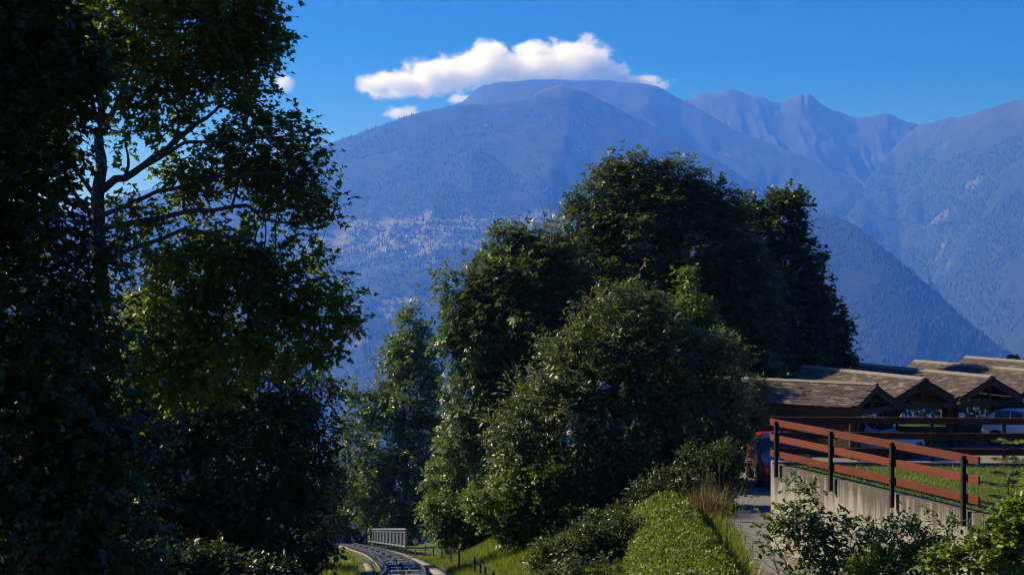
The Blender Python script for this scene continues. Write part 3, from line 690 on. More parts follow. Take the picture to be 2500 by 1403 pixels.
def carport(label, F, r, L, half, z_e, z_r, posts=True, brace=True, boarded=False):
    """F: front end of the ridge (x, y); r: unit ridge direction going back; the gable is square to the ridge"""
    r3 = np.array((r[0], r[1], 0)); g3 = np.array((r[1], -r[0], 0))     # g3 points to the right slope
    if g3[0] < 0: g3 = -g3
    F3 = np.array((F[0], F[1], 0)); up = np.array((0, 0, 1.0))
    gz = float(ground_z(F[0], F[1]))+.09
    root = empty('carport', (F[0], F[1], gz)); tag(root, label, 'carport', 'row of shingled carports')
    dz = z_r-z_e; sl = math.hypot(half, dz)
    roof = MB()
    for sg in (-1, 1):
        e = F3+g3*sg*half+up*z_e; t_ = F3+up*z_r; nrm = unit(np.cross(r3, (e-t_)))*(.05)
        if nrm[2] > 0: nrm = -nrm
        roof.prism([t_, e, e+r3*L, t_+r3*L], nrm)
    ro = roof.build('roof', M['timber'], root)
    # shingles on the slope towards the viewer, each a piece of its own
    down = unit(-g3*half-up*dz); nrm = unit(np.cross(r3, down)); nrm = nrm if nrm[2] > 0 else -nrm
    x_ax = np.cross(down, nrm)
    rows = int(sl/SH_E); basepos = np.array((F[0], F[1], gz))
    for k in range(rows+1):
        cols = int(L/SH_W)+1
        for j in range(cols):
            u = (j+.5*(k % 2)+.25)*SH_W+rng.normal()*.006; v = k*SH_E-.06+rng.normal()*.006
            if u > L-.1: continue
            p = F3+up*z_r+r3*u+down*max(v, .02)+nrm*(.034+rng.random()*.006)
            tilt = .085+rng.normal()*.012
            dd = unit(down+nrm*-tilt*0+nrm*tilt); nn = unit(nrm-down*tilt); xx = np.cross(dd, nn)
            o = bpy.data.objects.new('shingle', SHM); COL.objects.link(o); o.parent = ro
            q = p-basepos
            wm = Matrix(((xx[0], dd[0], nn[0], p[0]), (xx[1], dd[1], nn[1], p[1]), (xx[2], dd[2], nn[2], p[2]), (0, 0, 0, 1)))
            o.matrix_parent_inverse = Matrix.Identity(4)
            o.matrix_basis = (pmat(ro)).inverted() @ wm
    # far slope: same covering, never seen singly
    mb = MB(); down2 = unit(g3*half-up*dz); n2 = unit(np.cross(r3, down2)); n2 = n2 if n2[2] > 0 else -n2
    for k in range(rows):
        a0 = F3+up*z_r+down2*(k*SH_E)+n2*.03; a1 = a0+down2*.24+n2*.028
        mb.prism([a0, a1, a1+r3*L, a0+r3*L], n2*.02)
    ob = mb.build('shingle_rows', M['shingle'], ro); ob['kind'] = 'stuff'
    # ridge tiles
    nn = int(L/.62)
    for j in range(nn):
        for sg in (-1, 1):
            u = (j+.5)*L/nn; dn = down if sg < 0 else down2; n_ = nrm if sg < 0 else n2
            p = F3+up*(z_r+.09)+r3*u+n_*.004*(j % 2)
            xx = np.cross(dn, n_); o = bpy.data.objects.new('ridge_tile', CAPM); COL.objects.link(o); o.parent = ro
            wm = Matrix(((xx[0], dn[0], n_[0], p[0]), (xx[1], dn[1], n_[1], p[1]), (xx[2], dn[2], n_[2], p[2]), (0, 0, 0, 1)))
            o.matrix_basis = pmat(ro).inverted() @ wm
    # timber frame: barge boards, tie beam, king post, eaves beams, posts, braces
    for q, nm in ((.05, 'front'), (L-.15, 'rear')):
        c = F3+r3*q
        for sg in (-1, 1):
            a0 = c+up*(z_r-.02); a1 = c+g3*sg*(half+.03)+up*(z_e-.02)
            MB().bar(a0-up*.14, a1-up*.14, .07, .24).build('barge_board', M['timber'], root)
        MB().bar(c-g3*half+up*(z_e-.28)+r3*.12, c+g3*half+up*(z_e-.28)+r3*.12, .14, .24).build('tie_beam', M['timber'], root)
        MB().bar(c+up*(z_e-.2)+r3*.14, c+up*(z_r-.2)+r3*.14, .12, .12, (1, 0, 0)).build('king_post', M['timber'], root)
    for sg in (-1, 1):
        MB().bar(F3+g3*sg*(half-.12)+up*(z_e-.2)+r3*.1, F3+g3*sg*(half-.12)+up*(z_e-.2)+r3*(L-.1), .16, .22).build('eaves_beam', M['timber'], root)
    for q in (.22, L*.5, L-.3):
        for sg in ((-1, 1) if posts else (-1,)):
            c = F3+r3*q+g3*sg*(half-.14)
            zb = float(ground_z(c[0], c[1]))
            MB().bar(np.append(c[:2], zb-.05), np.append(c[:2], z_e-.15), .2, .2, (1, 0, 0)).build('post', M['timber'], root)
            if brace and q > 1:
                MB().bar(np.append(c[:2], z_e-1.25)+g3*-sg*.05, np.append((c-g3*sg*1.0)[:2], z_e-.25), .12, .12).build('brace', M['timber'], root)
    if boarded:
        sw = MB().bar(F3-g3*(half-.30)+up*(z_e-.3)+r3*.3, F3-g3*(half-.30)+up*(z_e-.3)+r3*(L-.3), .05, .10).build('side_wall', M['timber'], root)
        nbd = int((L-.6)/.2)
        for j in range(nbd):
            c = F3-g3*(half-.26-rng.random()*.008)+r3*(.4+j*.2); zb = float(ground_z(c[0], c[1]))+.1
            MB().bar(np.append(c[:2], zb), np.append(c[:2], z_e-.22), .19, .022, g3).build('plank', M['timber'], sw)
    return root
ZE, ZRG = -4.73, -3.92
rd = unit((-3.1, 9.7)); rd1 = unit((-.78, .62))
G = []
def apx(px, py, z): return atz(px, py, z)[:2]
F1 = apx(2140, 942, -4.0); F2 = apx(2258, 928, ZRG); F3_ = apx(2422, 923, ZRG)
step = F3_-F2
carport('shingled carport with the longest roof, nearest the big bushes', F1, rd1, 9.4, 1.95, ZE, -4.0, boarded=True)
carport('shingled carport second from the bushes, its roof half in shade', F2, rd, 10.2, 1.57, ZE, ZRG)
carport('shingled carport in front of the white hatchback, third from the bushes', F3_, rd, 10.4, 1.57, ZE, ZRG)
carport('shingled carport fourth from the bushes, its gable beyond the right edge', F3_+step, rd, 10.8, 1.57, ZE+.09, ZRG+.09)
carport('topmost shingled carport roof in the right corner of the row', F3_+step*2, rd, 11.2, 1.57, ZE+.2, ZRG+.2)

# notices on the posts
def notice(label, px, py, z, w, h, symbol):
    p = None
    D = z; c = at(px, py, D)
    root = empty('notice_plate', c); tag(root, label, 'sign', 'parking notices on carport posts')
    MB().box(c, (w, .012, h)).build('plate', WHITE, root)
    for q in range(3):
        MB().box(c+np.array((0, -.008, h*(.40-q*.07))), (w*(.7-.1*q), .004, h*.028)).build('text_line', BLACK, root)
    if symbol:
        cc = c+np.array((0, -.0075, -h*.10))
        MB().cyl(cc, cc+np.array((0, -.004, 0)), w*.36, 20).build('ring', REDP, root)
        MB().cyl(cc+np.array((0, -.004, 0)), cc+np.array((0, -.007, 0)), w*.29, 20).build('disc', BLUEP, root)
        MB().bar(cc+np.array((-w*.2, -.0095, w*.2)), cc+np.array((w*.2, -.0095, -w*.2)), .004, w*.08, (0, 1, 0)).build('slash', REDP, root)
WHITE = plain('white_plate', (.72, .72, .72), .45, .5, var=.06, bump=0)
BLACK = plain('black_print', (.03, .03, .03), .6, .3, bump=0)
REDP = plain('red_print', (.45, .03, .03), .5, .4, var=.1, bump=0)
BLUEP = plain('blue_print', (.02, .05, .28), .5, .4, var=.1, bump=0)
def post_front(F, sg):
    g3 = np.array((rd[1], -rd[0])); c = np.array(F)+rd*.22+g3*sg*(1.57-.14); return c
for F, sg, py, lab, sy in ((F3_, -1, 1018, 'small white notice on the carport post left of the white hatchback', False), (F3_, 1, 1010, 'white notice with a round blue sign on the rightmost carport post', True), (F2, -1, 1030, 'small white notice on the carport post nearest the long roof', False)):
    c = post_front(F, sg); D = c[1]-.115; px = CX+c[0]/D*FPX
    notice(lab, px, py, D, .22, .38, sy)

# ------------------------------------------------------------------ cars
M['glass'] = plain('car_glass', (0.012, 0.014, 0.018), .06, .6, var=.05, bump=0)
M['tyre'] = plain('tyre', (0.016, 0.016, 0.016), .85, .3, bump=0)
M['rim'] = plain('alloy_rim', (0.5, 0.5, 0.52), .3, .5, .8, var=.1, bump=0)
M['lamp'] = plain('headlamp', (0.55, 0.57, 0.6), .12, .6, var=.1, bump=0)
M['tail'] = plain('tail_lamp', (0.30, 0.01, 0.01), .2, .5, var=.1, bump=0)
M['blacktrim'] = plain('black_trim', (0.02, 0.02, 0.02), .55, .4, bump=0)
def paint(name, col):
    m, nt, out = new_mat(name); co = texco(nt); n = noise_(nt, co, 3, 4)
    p = principled(nt, out, mixc(nt, n, tuple(x*.85 for x in col), col), .28, .5); p.inputs['Coat Weight'].default_value = .6; p.inputs['Coat Roughness'].default_value = .05
    return m
def car(label, loc, heading, col, L=4.0, Wd=1.74, H=1.52, kidney=False, hatch=True, group=None):
    """x forward, wheels at z 0"""
    root = empty('parked_car', loc, heading); tag(root, label, 'car', group)
    hx = L/2; hw = Wd/2
    # stations: x, sill z, belt z, roof z, half width at belt, half width at roof
    if hatch:
        st = [(-hx, .38, .72, .74, .60, .58), (-hx+.06, .26, .95, .98, .76, .70), (-hx+.22, .22, .98, 1.28, .82, .60), (-hx+.62, .20, .97, H-.04, .85, .60), (-hx+1.3, .20, .95, H, .87, .61),
              (-.1, .20, .93, H-.02, .87, .61), (.28, .20, .92, H-.10, .87, .60), (1.02, .21, .90, .96, .87, .66), (1.45, .22, .84, .87, .85, .62), (hx-.22, .24, .72, .75, .79, .58), (hx-.03, .30, .60, .63, .66, .5), (hx, .38, .52, .54, .55, .42)]
        cab = (2, 7)
    else:
        st = [(-hx, .40, .80, .82, .60, .55), (-hx+.1, .28, .93, .96, .78, .62), (-hx+.75, .22, .96, 1.0, .84, .62), (-hx+1.2, .2, .96, H-.10, .86, .58), (-hx+1.9, .2, .95, H, .87, .6),
              (-.05, .2, .94, H-.02, .87, .6), (.25, .2, .93, H-.12, .87, .6), (.95, .21, .91, .96, .87, .66), (1.5, .22, .86, .90, .86, .64), (hx-.2, .24, .76, .79, .80, .6), (hx-.04, .3, .64, .67, .68, .5), (hx, .38, .56, .58, .56, .42)]
        cab = (2, 7)
    rings = []
    for x, zs, zb, zr, wb, wr in st:
        wb *= hw/.87; wr *= hw/.87
        half = [(wb*.80, zs), (wb*.97, zs+.10), (wb, (zs+zb)/2+.03), (wb*.985, zb-.04), (wb*.955, zb+.012), (wr+ (wb-wr)*.10, zr-.05), (wr*.82, zr-.006), (0, zr)]
        if zr-zb < .08: half[5] = (wb*.86, zb+(zr-zb)*.75)
        pts = [(x, y, z) for y, z in half]+[(x, -y, z) for y, z in half[-2::-1]]
        rings.append(pts)
    n = len(rings[0]); V = np.array([p for r in rings for p in r]); F = []
    S = len(rings)
    for i in range(S-1):
        for j in range(n-1): F.append((i*n+j, i*n+j+1, (i+1)*n+j+1, (i+1)*n+j))
        F.append((i*n+n-1, i*n, (i+1)*n, (i+1)*n+n-1))
    F.append(tuple(range(n))[::-1]); F.append(tuple((S-1)*n+j for j in range(n)))
    mb = MB(); mb.add(V, F); pm = paint('car_paint', col)
    body = mb.build('body', pm, root, True, keep_world=False)
    md_ = body.modifiers.new('round', 'SUBSURF'); md_.levels = 1; md_.render_levels = 2
    def panel(name, quads, mat, off=.012, inset_=.06, parent=root):
        q_ = MB()
        for q in quads:
            P = np.array([V[k] for k in q]); c = P.mean(0); nr = np.cross(P[1]-P[0], P[2]-P[0]); nr = nr/np.linalg.norm(nr)
            if np.dot(nr, c-np.array((c[0]*.6, 0, .7))) < 0: nr = -nr
            P2 = c+(P-c)*(1-inset_)+nr*off; q_.add(P2, [(0, 1, 2, 3)])
        o = q_.build(name, mat, parent, True, keep_world=False); return o
    def quad(i, j): return (i*n+j, i*n+j+1, (i+1)*n+j+1, (i+1)*n+j)
    for side in (0, 1):
        for i in range(cab[0]+1, cab[1]-1):
            j = 4 if side == 0 else n-6
            panel('side_window', [quad(i, j)], M['glass'], .014, .08)
    ws = cab[1]-1
    panel('windscreen', [quad(ws, j) for j in (5, 6, 7, 8)], M['glass'], .016, .03)
    panel('rear_window', [quad(cab[0], j) for j in (5, 6, 7, 8)], M['glass'], .014, .05)
    # wheels
    for wx in (hx-.80, -hx+.72):
        for sg in (-1, 1):
            wy = sg*(hw-.10); r = .315
            ar = MB().cyl((wx, wy-sg*.10, r+.01), (wx, wy+sg*.092, r+.01), r+.055, 28); ar.build('wheel_arch', M['blacktrim'], root, keep_world=False)
            wh = empty('wheel', (wx, wy, r), 0, root)
            MB().cyl((0, -.10*sg, 0), (0, .112*sg, 0), r, 28).build('tyre', M['tyre'], wh, True, keep_world=False)
            rb = MB().cyl((0, .113*sg, 0), (0, .117*sg, 0), r*.66, 24)
            rim = MB()
            for k in range(5):
                a = 2*math.pi*k/5; rim.bar((0.04*math.cos(a), .122*sg, .04*math.sin(a)), (r*.64*math.cos(a), .122*sg, r*.64*math.sin(a)), .018, .055, (0, 1, 0))
            rim.cyl((0, .116*sg, 0), (0, .13*sg, 0), .055, 12)
            for k in range(20):
                a, b = 2*math.pi*k/20, 2*math.pi*(k+1)/20
                rim.bar((r*.66*math.cos(a), .118*sg, r*.66*math.sin(a)), (r*.66*math.cos(b), .118*sg, r*.66*math.sin(b)), .02, .03, (0, 1, 0))
            rb.build('wheel_well', M['blacktrim'], wh, keep_world=False); rim.build('rim', M['rim'], wh, keep_world=False)
    for sg in (-1, 1):
        hl = MB(); hl.add([(hx-.20, sg*hw*.56, .70), (hx-.34, sg*hw*.86, .74), (hx-.36, sg*hw*.865, .62), (hx-.10, sg*hw*.62, .58)], [(0, 1, 2, 3)])
        hl.v = [(x+.06, y*1.02, z+.01) for x, y, z in hl.v]; hl.build('headlight', M['lamp'], root, keep_world=False)
        tl = MB().box((-hx+.07, sg*hw*.80, .86), (.10, .16, .22)); tl.build('tail_light', M['tail'], root, keep_world=False)
        mi = MB().box((.72, sg*(hw+.09), .99), (.10, .19, .13)); mo = mi.build('mirror', pm, root, keep_world=False)
        bv = mo.modifiers.new('b', 'BEVEL'); bv.width = .03; bv.segments = 2
        MB().box((.15, sg*(hw*.998), .80), (.16, .03, .025)).build('door_handle', M['blacktrim'], root, keep_world=False)
    if kidney:
        for sg in (-1, 1):
            gx = hx-.005
            MB().prism([(gx, sg*.04, .66), (gx, sg*.24, .66), (gx+.02, sg*.27, .58), (gx+.03, sg*.24, .46), (gx+.03, sg*.05, .46), (gx+.02, sg*.035, .56)], (.03, 0, 0)).build('grille', M['blacktrim'], root, keep_world=False)
    else:
        MB().box((hx-.01, 0, .50), (.06, .9, .07)).build('grille', M['blacktrim'], root, keep_world=False)
    MB().box((hx-.0, 0, .33), (.10, 1.15, .12)).build('lower_intake', M['blacktrim'], root, keep_world=False)
    MB().box((hx+.035, 0, .42), (.02, .5, .10)).build('number_plate', WHITE, root, keep_world=False)
    return root
rc = at(1930, 1150, 43.4)
car('red hatchback on the lane behind the corner of the concrete wall', (rc[0], 45.2, float(ground_z(rc[0], 45.2))+.07), R_(-92), (0.50, 0.014, 0.018), L=3.9)
wc = at(2433, 1093, 61.2)
hd = np.array((.80, -.60)); cpos = np.array(wc[:2])+hd*(1.98-.72)+np.array((.6, .8))*.79
car('white hatchback parked under the carports, its rear wheel showing', (cpos[0], cpos[1], float(ground_z(*cpos))+.10), math.atan2(-.60, .80), (0.72, 0.72, 0.68), L=4.0, H=1.6)
hd = -rd1; cpos = F1+rd1*.4
car('pale grey car with twin black grilles under the nearest carport', (cpos[0], cpos[1], float(ground_z(*cpos))+.10), math.atan2(hd[1], hd[0]), (0.40, 0.42, 0.46), L=4.4, H=1.44, kidney=True, hatch=False)

# ------------------------------------------------------------------ funicular track
def tangent(y):
    e = .5; d = np.array((track_x(y+e)-track_x(y-e), 2*e, float(track_z(y+e)-track_z(y-e)))); return unit(d)
ys_fine = np.linspace(27, 118, 150)
# smooth centre line
TX = np.convolve(np.pad(track_x(ys_fine), 8, mode='reflect', reflect_type='odd'), np.ones(17)/17, 'valid')
def tx(y): return np.interp(y, ys_fine, TX)
def tpt(y, off, dz=0):
    dx = float(tx(y+.5)-tx(y-.5)); d = unit((dx, 1.0)); n = np.array((d[1], -d[0]))
    return np.array((float(tx(y))+n[0]*off, y+n[1]*off, float(track_z(y))+dz))
root = empty('funicular_track', tpt(40, 0)); tag(root, 'curved funicular track with dark rails and bright steel cross bars', 'railway track')
def sweep(name, off, w, h, dz, mat, parent, y0=28, y1=116, n=130, kind=None):
    ys = np.linspace(y0, y1, n); prof = [(-w/2, 0), (w/2, 0), (w/2, h), (-w/2, h)]
    V = np.array([[tpt(y, off+a, dz+b) for a, b in prof] for y in ys]).reshape(-1, 3)
    i = np.arange(n-1)[:, None]*4; j = np.arange(4)[None]; F = np.stack([i+j, i+(j+1) % 4, i+4+(j+1) % 4, i+4+j], -1).reshape(-1, 4)
    return obj(name, mesh_np(name, V, [F, np.array([(0, 1, 2, 3), (4*n-4, 4*n-3, 4*n-2, 4*n-1)])], mat), parent)
for sg in (-1, 1):
    r = sweep('rail', sg*.54, .065, .05, -.05, M['dark_rail'], root); sweep('rail_web', sg*.54, .022, .10, -.15, M['dark_rail'], r); sweep('rail_foot', sg*.54, .13, .02, -.17, M['dark_rail'], r)
    sweep('beam', sg*.54, .20, .18, -.36, M['concrete2'], root)
y = 28.5; q = 0
SLM = None
while y < 100:
    for sg in (-1, 1):
        a = tpt(y, sg*.40, -.165); b = tpt(y, sg*.68, -.165)
        MB().bar(a, b, .11, .03).build('rail_clip', M['dark_rail'], root)
    y += .62
y = 29.2
while y < 112:
    for o0, o1 in ((-.40, -.06), (.02, .38)):
        a = tpt(y, o0, -.10); b = tpt(y+.15, o1, -.10)
        MB().bar(a, b, .12, .08).build('cross_bar', M['bright_steel'], root)
    a = tpt(y+.1, -.3, -.2); b = tpt(y+.1, .3, -.2)
    if q % 2 == 0:
        rl = MB().cyl(tpt(y+.6, -.16, -.08), tpt(y+.6, .02, -.08), .11, 12).build('cable_roller', M['dark_rail'], root)
    y += 3.6; q += 1
sweep('cable_tray', -.18, .05, .05, -.14, M['dark_rail'], root); sweep('cable_tray', .18, .05, .05, -.14, M['dark_rail'], root)
# concrete bed and side ledges
bed = sweep('track_bed', 0, 1.5, .18, -.56, plain('dark_ballast', (0.05, 0.046, 0.042), .9, .2, scale=20, bump=.02), None, 26, 117); tag(bed, 'dusty concrete bed under the funicular track', 'track bed', kind='structure')
led = sweep('side_ledge', .98, .34, .30, -.42, M['concrete2'], None, 30, 112); tag(led, 'pale concrete ledge along the right side of the track', 'ledge')
led = sweep('side_ledge', -.98, .30, .16, -.46, M['concrete2'], None, 30, 60); tag(led, 'pale concrete ledge along the left side of the track', 'ledge')
for kq in range(5):
    p = tpt(33+kq*1.1, -1.55, -.42+kq*.02); bl = MB().box(p, (.5, .62, .34)).build('concrete_block', M['concrete2']); tag(bl, ['nearest', 'second', 'third', 'fourth', 'fifth'][kq]+' concrete step block left of the funicular track', 'block', 'step blocks left of the track')
# metal railing beside the track
rroot = empty('metal_railing', tpt(77, 1.55)); tag(rroot, 'grey metal railing with dark mesh panels beside the funicular track', 'railing')
yr = np.linspace(77, 114, 13); M['mesh'] = plain('dark_mesh', (0.06, 0.07, 0.085), .6, .4, .3, bump=0)
P0 = [tpt(v, 1.62, 0) for v in yr]; hh = 1.08; up = np.array((0, 0, 1.0))
for k, p in enumerate(P0):
    MB().bar(p-up*.3, p+up*hh, .10, .10, (1, 0, 0)).build('baluster', M['galv'], rroot)
    if k < 12:
        p2 = P0[k+1]
        MB().bar(p+up*hh, p2+up*hh, .09, .09).build('handrail', M['galv'], rroot)
        MB().bar(p+up*.12, p2+up*.12, .06, .10).build('bottom_rail', M['galv'], rroot)
        MB().bar(p+up*(hh-.17), p2+up*(hh-.17), .04, .05).build('upper_rail', M['galv'], rroot)
        nrm = np.array((.04, .02, 0))
        MB().prism([p+up*.2+nrm, p2+up*.2+nrm, p2+up*(hh-.2)+nrm, p+up*(hh-.2)+nrm], (.012, .006, 0)).build('mesh_panel', M['mesh'], rroot)
# round no-pedestrians sign
sp = at(1014, 1321, 74.5); sroot = empty('round_sign', (sp[0], sp[1], sp[2]-1.0)); tag(sroot, 'round red and white sign with a walking figure at the end of the railing', 'sign')
MB().cyl((sp[0], sp[1]+.04, sp[2]-1.1), (sp[0], sp[1]+.04, sp[2]+.2), .025, 8).build('pole', M['galv'], sroot)
MB().cyl(sp, sp+np.array((0, -.012, 0)), .19, 28).build('ring', REDP, sroot)
MB().cyl(sp+np.array((0, -.012, 0)), sp+np.array((0, -.018, 0)), .14, 28).build('disc', WHITE, sroot)
fg = MB(); o_ = sp+np.array((0, -.021, 0))
fg.cyl(o_+np.array((.005, 0, .085)), o_+np.array((.005, -.003, .085)), .018, 10)
for a, b, w_ in (((0, .06), (0, -.01), .035), ((0, 0), (-.035, -.085), .016), ((0, 0), (.04, -.08), .016), ((0, .05), (-.045, .0), .012), ((0, .05), (.04, .005), .012)):
    fg.bar(o_+np.array((a[0], 0, a[1])), o_+np.array((b[0], 0, b[1])), .003, w_, (0, 1, 0))
fg.build('walking_figure', BLACK, sroot)
# thin fence posts on the meadow with a wire
posts = [(1038, 1330, 1352), (1058, 1337, 1362), (1079, 1336, 1370), (1101, 1337, 1378), (1121, 1338, 1388), (1159, 1357, 1403), (1173, 1369, 1412), (1185, 1382, 1424), (1205, 1394, 1436)]
froot = empty('wire_fence', at(1121, 1388, 50)); tag(froot, 'low wire fence on thin dark posts beside the track meadow', 'fence')
prev = None
for px, pt, pb in posts:
    Dg = .92*FPX/(pb-pt)*1.0
    Dg = np.clip(Dg, 36, 110)
    # follow the meadow: find where the ray to the foot meets the ground
    Ds = np.linspace(30, 110, 900); pz = (CY-pb)/FPX*Ds; gx = (px-CX)/FPX*Ds; g = ground_z(gx, Ds); kx = np.argmax(pz < g); Dg = Ds[kx] if kx > 0 else Dg
    f = at(px, pb, Dg); hgt = (pb-pt)/FPX*Dg
    MB().cyl(f-up*.2, f+up*hgt, .03, 7).build('post', M['steel'], froot)
    if prev is not None:
        for q in (.93, .55): MB().cyl(prev[0]+up*prev[1]*q, f+up*hgt*q, .006, 4).build('wire', M['steel'], froot)
    prev = (f, hgt)

# ------------------------------------------------------------------ trees and shrubs
def gp(px, D): x = (px-CX)/FPX*D; return np.array((x, D, float(ground_z(x, D))))
Dm = 27.0
lim = [([at(238, 560, Dm), at(240, 420, Dm), at(246, 300, Dm+.3), at(255, 120, Dm+.6)], .14, .05),
       ([at(240, 470, Dm), at(330, 420, Dm), at(430, 345, Dm-.3), at(500, 290, Dm-.5), at(580, 215, Dm-.6)], .085, .02),
       ([at(330, 420, Dm), at(450, 350, Dm-.5), at(560, 345, Dm-.9), at(720, 330, Dm-1.0)], .045, .014),
       ([at(238, 530, Dm), at(380, 470, Dm-.2), at(540, 430, Dm-.6), at(700, 420, Dm-.8)], .05, .014),
       ([at(230, 475, Dm), at(185, 415, Dm), at(150, 370, Dm)], .05, .02),
       ([at(250, 330, Dm), at(330, 150, Dm), at(420, 100, Dm-.2)], .06, .02),
       ([at(238, 560, Dm), at(450, 520, Dm-.6), at(600, 500, Dm-.8), at(640, 530, Dm-.9), at(760, 560, Dm-1.0)], .055, .014),
       ([at(238, 640, Dm), at(450, 560, Dm-.6), at(620, 590, Dm-.9), at(730, 690, Dm-1.0)], .05, .014)]
make_tree('maple_tree', 'tall backlit maple with a visible dark trunk at the left', gp(240, Dm), PB(Dm, [
    (330, 20, 230), (70, 330, 110), (480, -60, 220), (560, 60, 120), (640, 40, 66), (655, 110, 52), (610, 170, 72), (600, 235, 52), (500, 180, 100), (400, 250, 90), (200, 120, 110),
    (700, 350, 66), (620, 360, 80), (760, 360, 46), (790, 350, 26), (540, 390, 70), (700, 430, 60), (760, 430, 36), (800, 515, 38), (835, 515, 16), (735, 500, 56), (650, 480, 60), (760, 575, 42), (460, 470, 60), (330, 540, 60),
    (560, 640, 95), (440, 700, 130), (650, 690, 95), (750, 690, 75), (825, 670, 40), (850, 680, 18), (800, 770, 66), (850, 800, 26), (700, 800, 110), (540, 820, 140), (400, 860, 140), (810, 860, 42), (300, 330, 50), (430, 420, 42)], 1.15),
    M['maple'], 'maple', .118, 1200, 7, 8, .50, .35, .25, .24, limbs=lim, trunk_top=at(238, 555, Dm), taper=.42, inner=.25, twig_r=.011, extra_leaf_objects=290)
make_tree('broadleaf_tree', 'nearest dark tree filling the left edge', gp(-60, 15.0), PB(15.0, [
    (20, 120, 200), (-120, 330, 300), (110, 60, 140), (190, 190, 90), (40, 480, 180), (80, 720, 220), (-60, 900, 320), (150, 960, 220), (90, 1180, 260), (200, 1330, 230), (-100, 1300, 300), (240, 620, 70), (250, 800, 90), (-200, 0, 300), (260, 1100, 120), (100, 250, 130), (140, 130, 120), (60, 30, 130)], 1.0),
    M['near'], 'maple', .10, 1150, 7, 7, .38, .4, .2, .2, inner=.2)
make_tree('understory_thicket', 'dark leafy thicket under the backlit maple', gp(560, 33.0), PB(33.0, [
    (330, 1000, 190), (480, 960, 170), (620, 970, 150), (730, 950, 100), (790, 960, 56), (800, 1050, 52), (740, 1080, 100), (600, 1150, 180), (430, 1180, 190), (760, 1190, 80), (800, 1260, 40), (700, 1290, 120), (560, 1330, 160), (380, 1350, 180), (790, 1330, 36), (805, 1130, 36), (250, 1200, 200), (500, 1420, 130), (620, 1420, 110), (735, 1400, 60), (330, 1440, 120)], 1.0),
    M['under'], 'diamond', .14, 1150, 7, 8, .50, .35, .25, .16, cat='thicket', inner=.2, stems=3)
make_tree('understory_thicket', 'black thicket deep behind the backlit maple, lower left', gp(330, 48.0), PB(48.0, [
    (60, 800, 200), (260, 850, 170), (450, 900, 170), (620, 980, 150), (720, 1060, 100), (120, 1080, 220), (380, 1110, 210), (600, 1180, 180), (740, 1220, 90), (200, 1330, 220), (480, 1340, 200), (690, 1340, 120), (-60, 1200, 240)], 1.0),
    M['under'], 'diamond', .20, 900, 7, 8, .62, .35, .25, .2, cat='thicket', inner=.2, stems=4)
make_tree('foreground_shrub', 'dark low shrub at the bottom left in front of the thickets', gp(450, 25.0), PB(25.0, [(450, 1395, 60), (540, 1400, 60), (370, 1400, 75), (620, 1405, 50), (290, 1410, 85), (690, 1415, 40), (500, 1360, 40)]),
    M['near'], 'diamond', .10, 330, 6, 7, .30, .35, .25, .03, cat='shrub', inner=.2, stems=4)
make_tree('bank_shrub', 'leafy shrub at the dark thicket edge left of the curving track', gp(770, 62.0), PB(62.0, [(770, 1270, 60), (810, 1300, 34), (740, 1320, 60), (820, 1250, 30), (830, 1200, 30), (800, 1150, 50), (835, 1130, 26)]), M['under'], 'diamond', .11, 260, 6, 7, .4, .3, .3, .05, cat='shrub')
make_tree('poplar_tree', 'slim pointed tree behind the metal railing', gp(985, 112.0), PB(112.0, [
    (1005, 765, 24), (1003, 800, 42), (1005, 850, 60), (960, 870, 40), (1045, 860, 36), (990, 890, 58), (1040, 900, 36), (950, 935, 48), (1075, 930, 42), (1060, 985, 70), (1000, 980, 80), (930, 1000, 60), (890, 990, 40), (860, 950, 22), (870, 1060, 50), (940, 1090, 90), (1040, 1080, 90), (1090, 1040, 50), (900, 1170, 70), (980, 1180, 90), (1070, 1170, 80), (880, 1240, 50), (960, 1260, 70), (1040, 1250, 60)], 1.0),
    M['poplar'], 'diamond', .26, 1400, 6, 8, .78, .3, .35, .2, inner=.4, bark='bark_grey', twig_r=.02)
make_tree('ash_tree', 'silvery left ash tree, left of the tallest tree', gp(1260, 62.0), PB(62.0, [
    (1085, 690, 24), (1105, 665, 22), (1120, 720, 42), (1150, 800, 70), (1110, 830, 40), (1190, 870, 85), (1180, 640, 36), (1225, 590, 34), (1270, 570, 34), (1210, 680, 70), (1300, 590, 40), (1290, 680, 90), (1345, 580, 36), (1180, 760, 70), (1150, 930, 62), (1240, 800, 110), (1230, 960, 80), (1340, 720, 100), (1120, 1000, 40), (1180, 1040, 70), (1350, 860, 120), (1110, 1080, 40), (1200, 1120, 60), (1380, 640, 70), (1400, 740, 90), (1330, 640, 60), (1390, 840, 100), (1300, 1000, 90)], 1.0),
    M['ash2'], 'pinnate', .41, 1400, 5, 5, .62, .45, .3, .2, inner=.4, bark='bark_grey', twig_r=.018)
make_tree('ash_tree', 'tallest dark ash tree in the centre of the photo', gp(1570, 72.0), PB(72.0, [
    (1515, 385, 18), (1510, 420, 36), (1470, 450, 44), (1570, 385, 9), (1570, 440, 56), (1610, 425, 34), (1650, 410, 24), (1655, 450, 48), (1425, 460, 26), (1430, 510, 44), (1400, 540, 26), (1540, 500, 90), (1640, 520, 90), (1710, 480, 40), (1740, 470, 24), (1740, 530, 56), (1790, 520, 34), (1450, 580, 70), (1420, 640, 60), (1560, 620, 130), (1700, 620, 120), (1480, 700, 100), (1620, 740, 140), (1770, 700, 100), (1780, 600, 60), (1700, 840, 130), (1800, 830, 110), (1840, 940, 90), (1790, 590, 56), (1810, 660, 80), (1760, 500, 40), (1690, 470, 40), (1820, 740, 90), (1350, 640, 60), (1380, 720, 80)], 1.0),
    M['ash'], 'pinnate', .46, 1750, 5, 5, .72, .45, .3, .26, inner=.4, twig_r=.018)
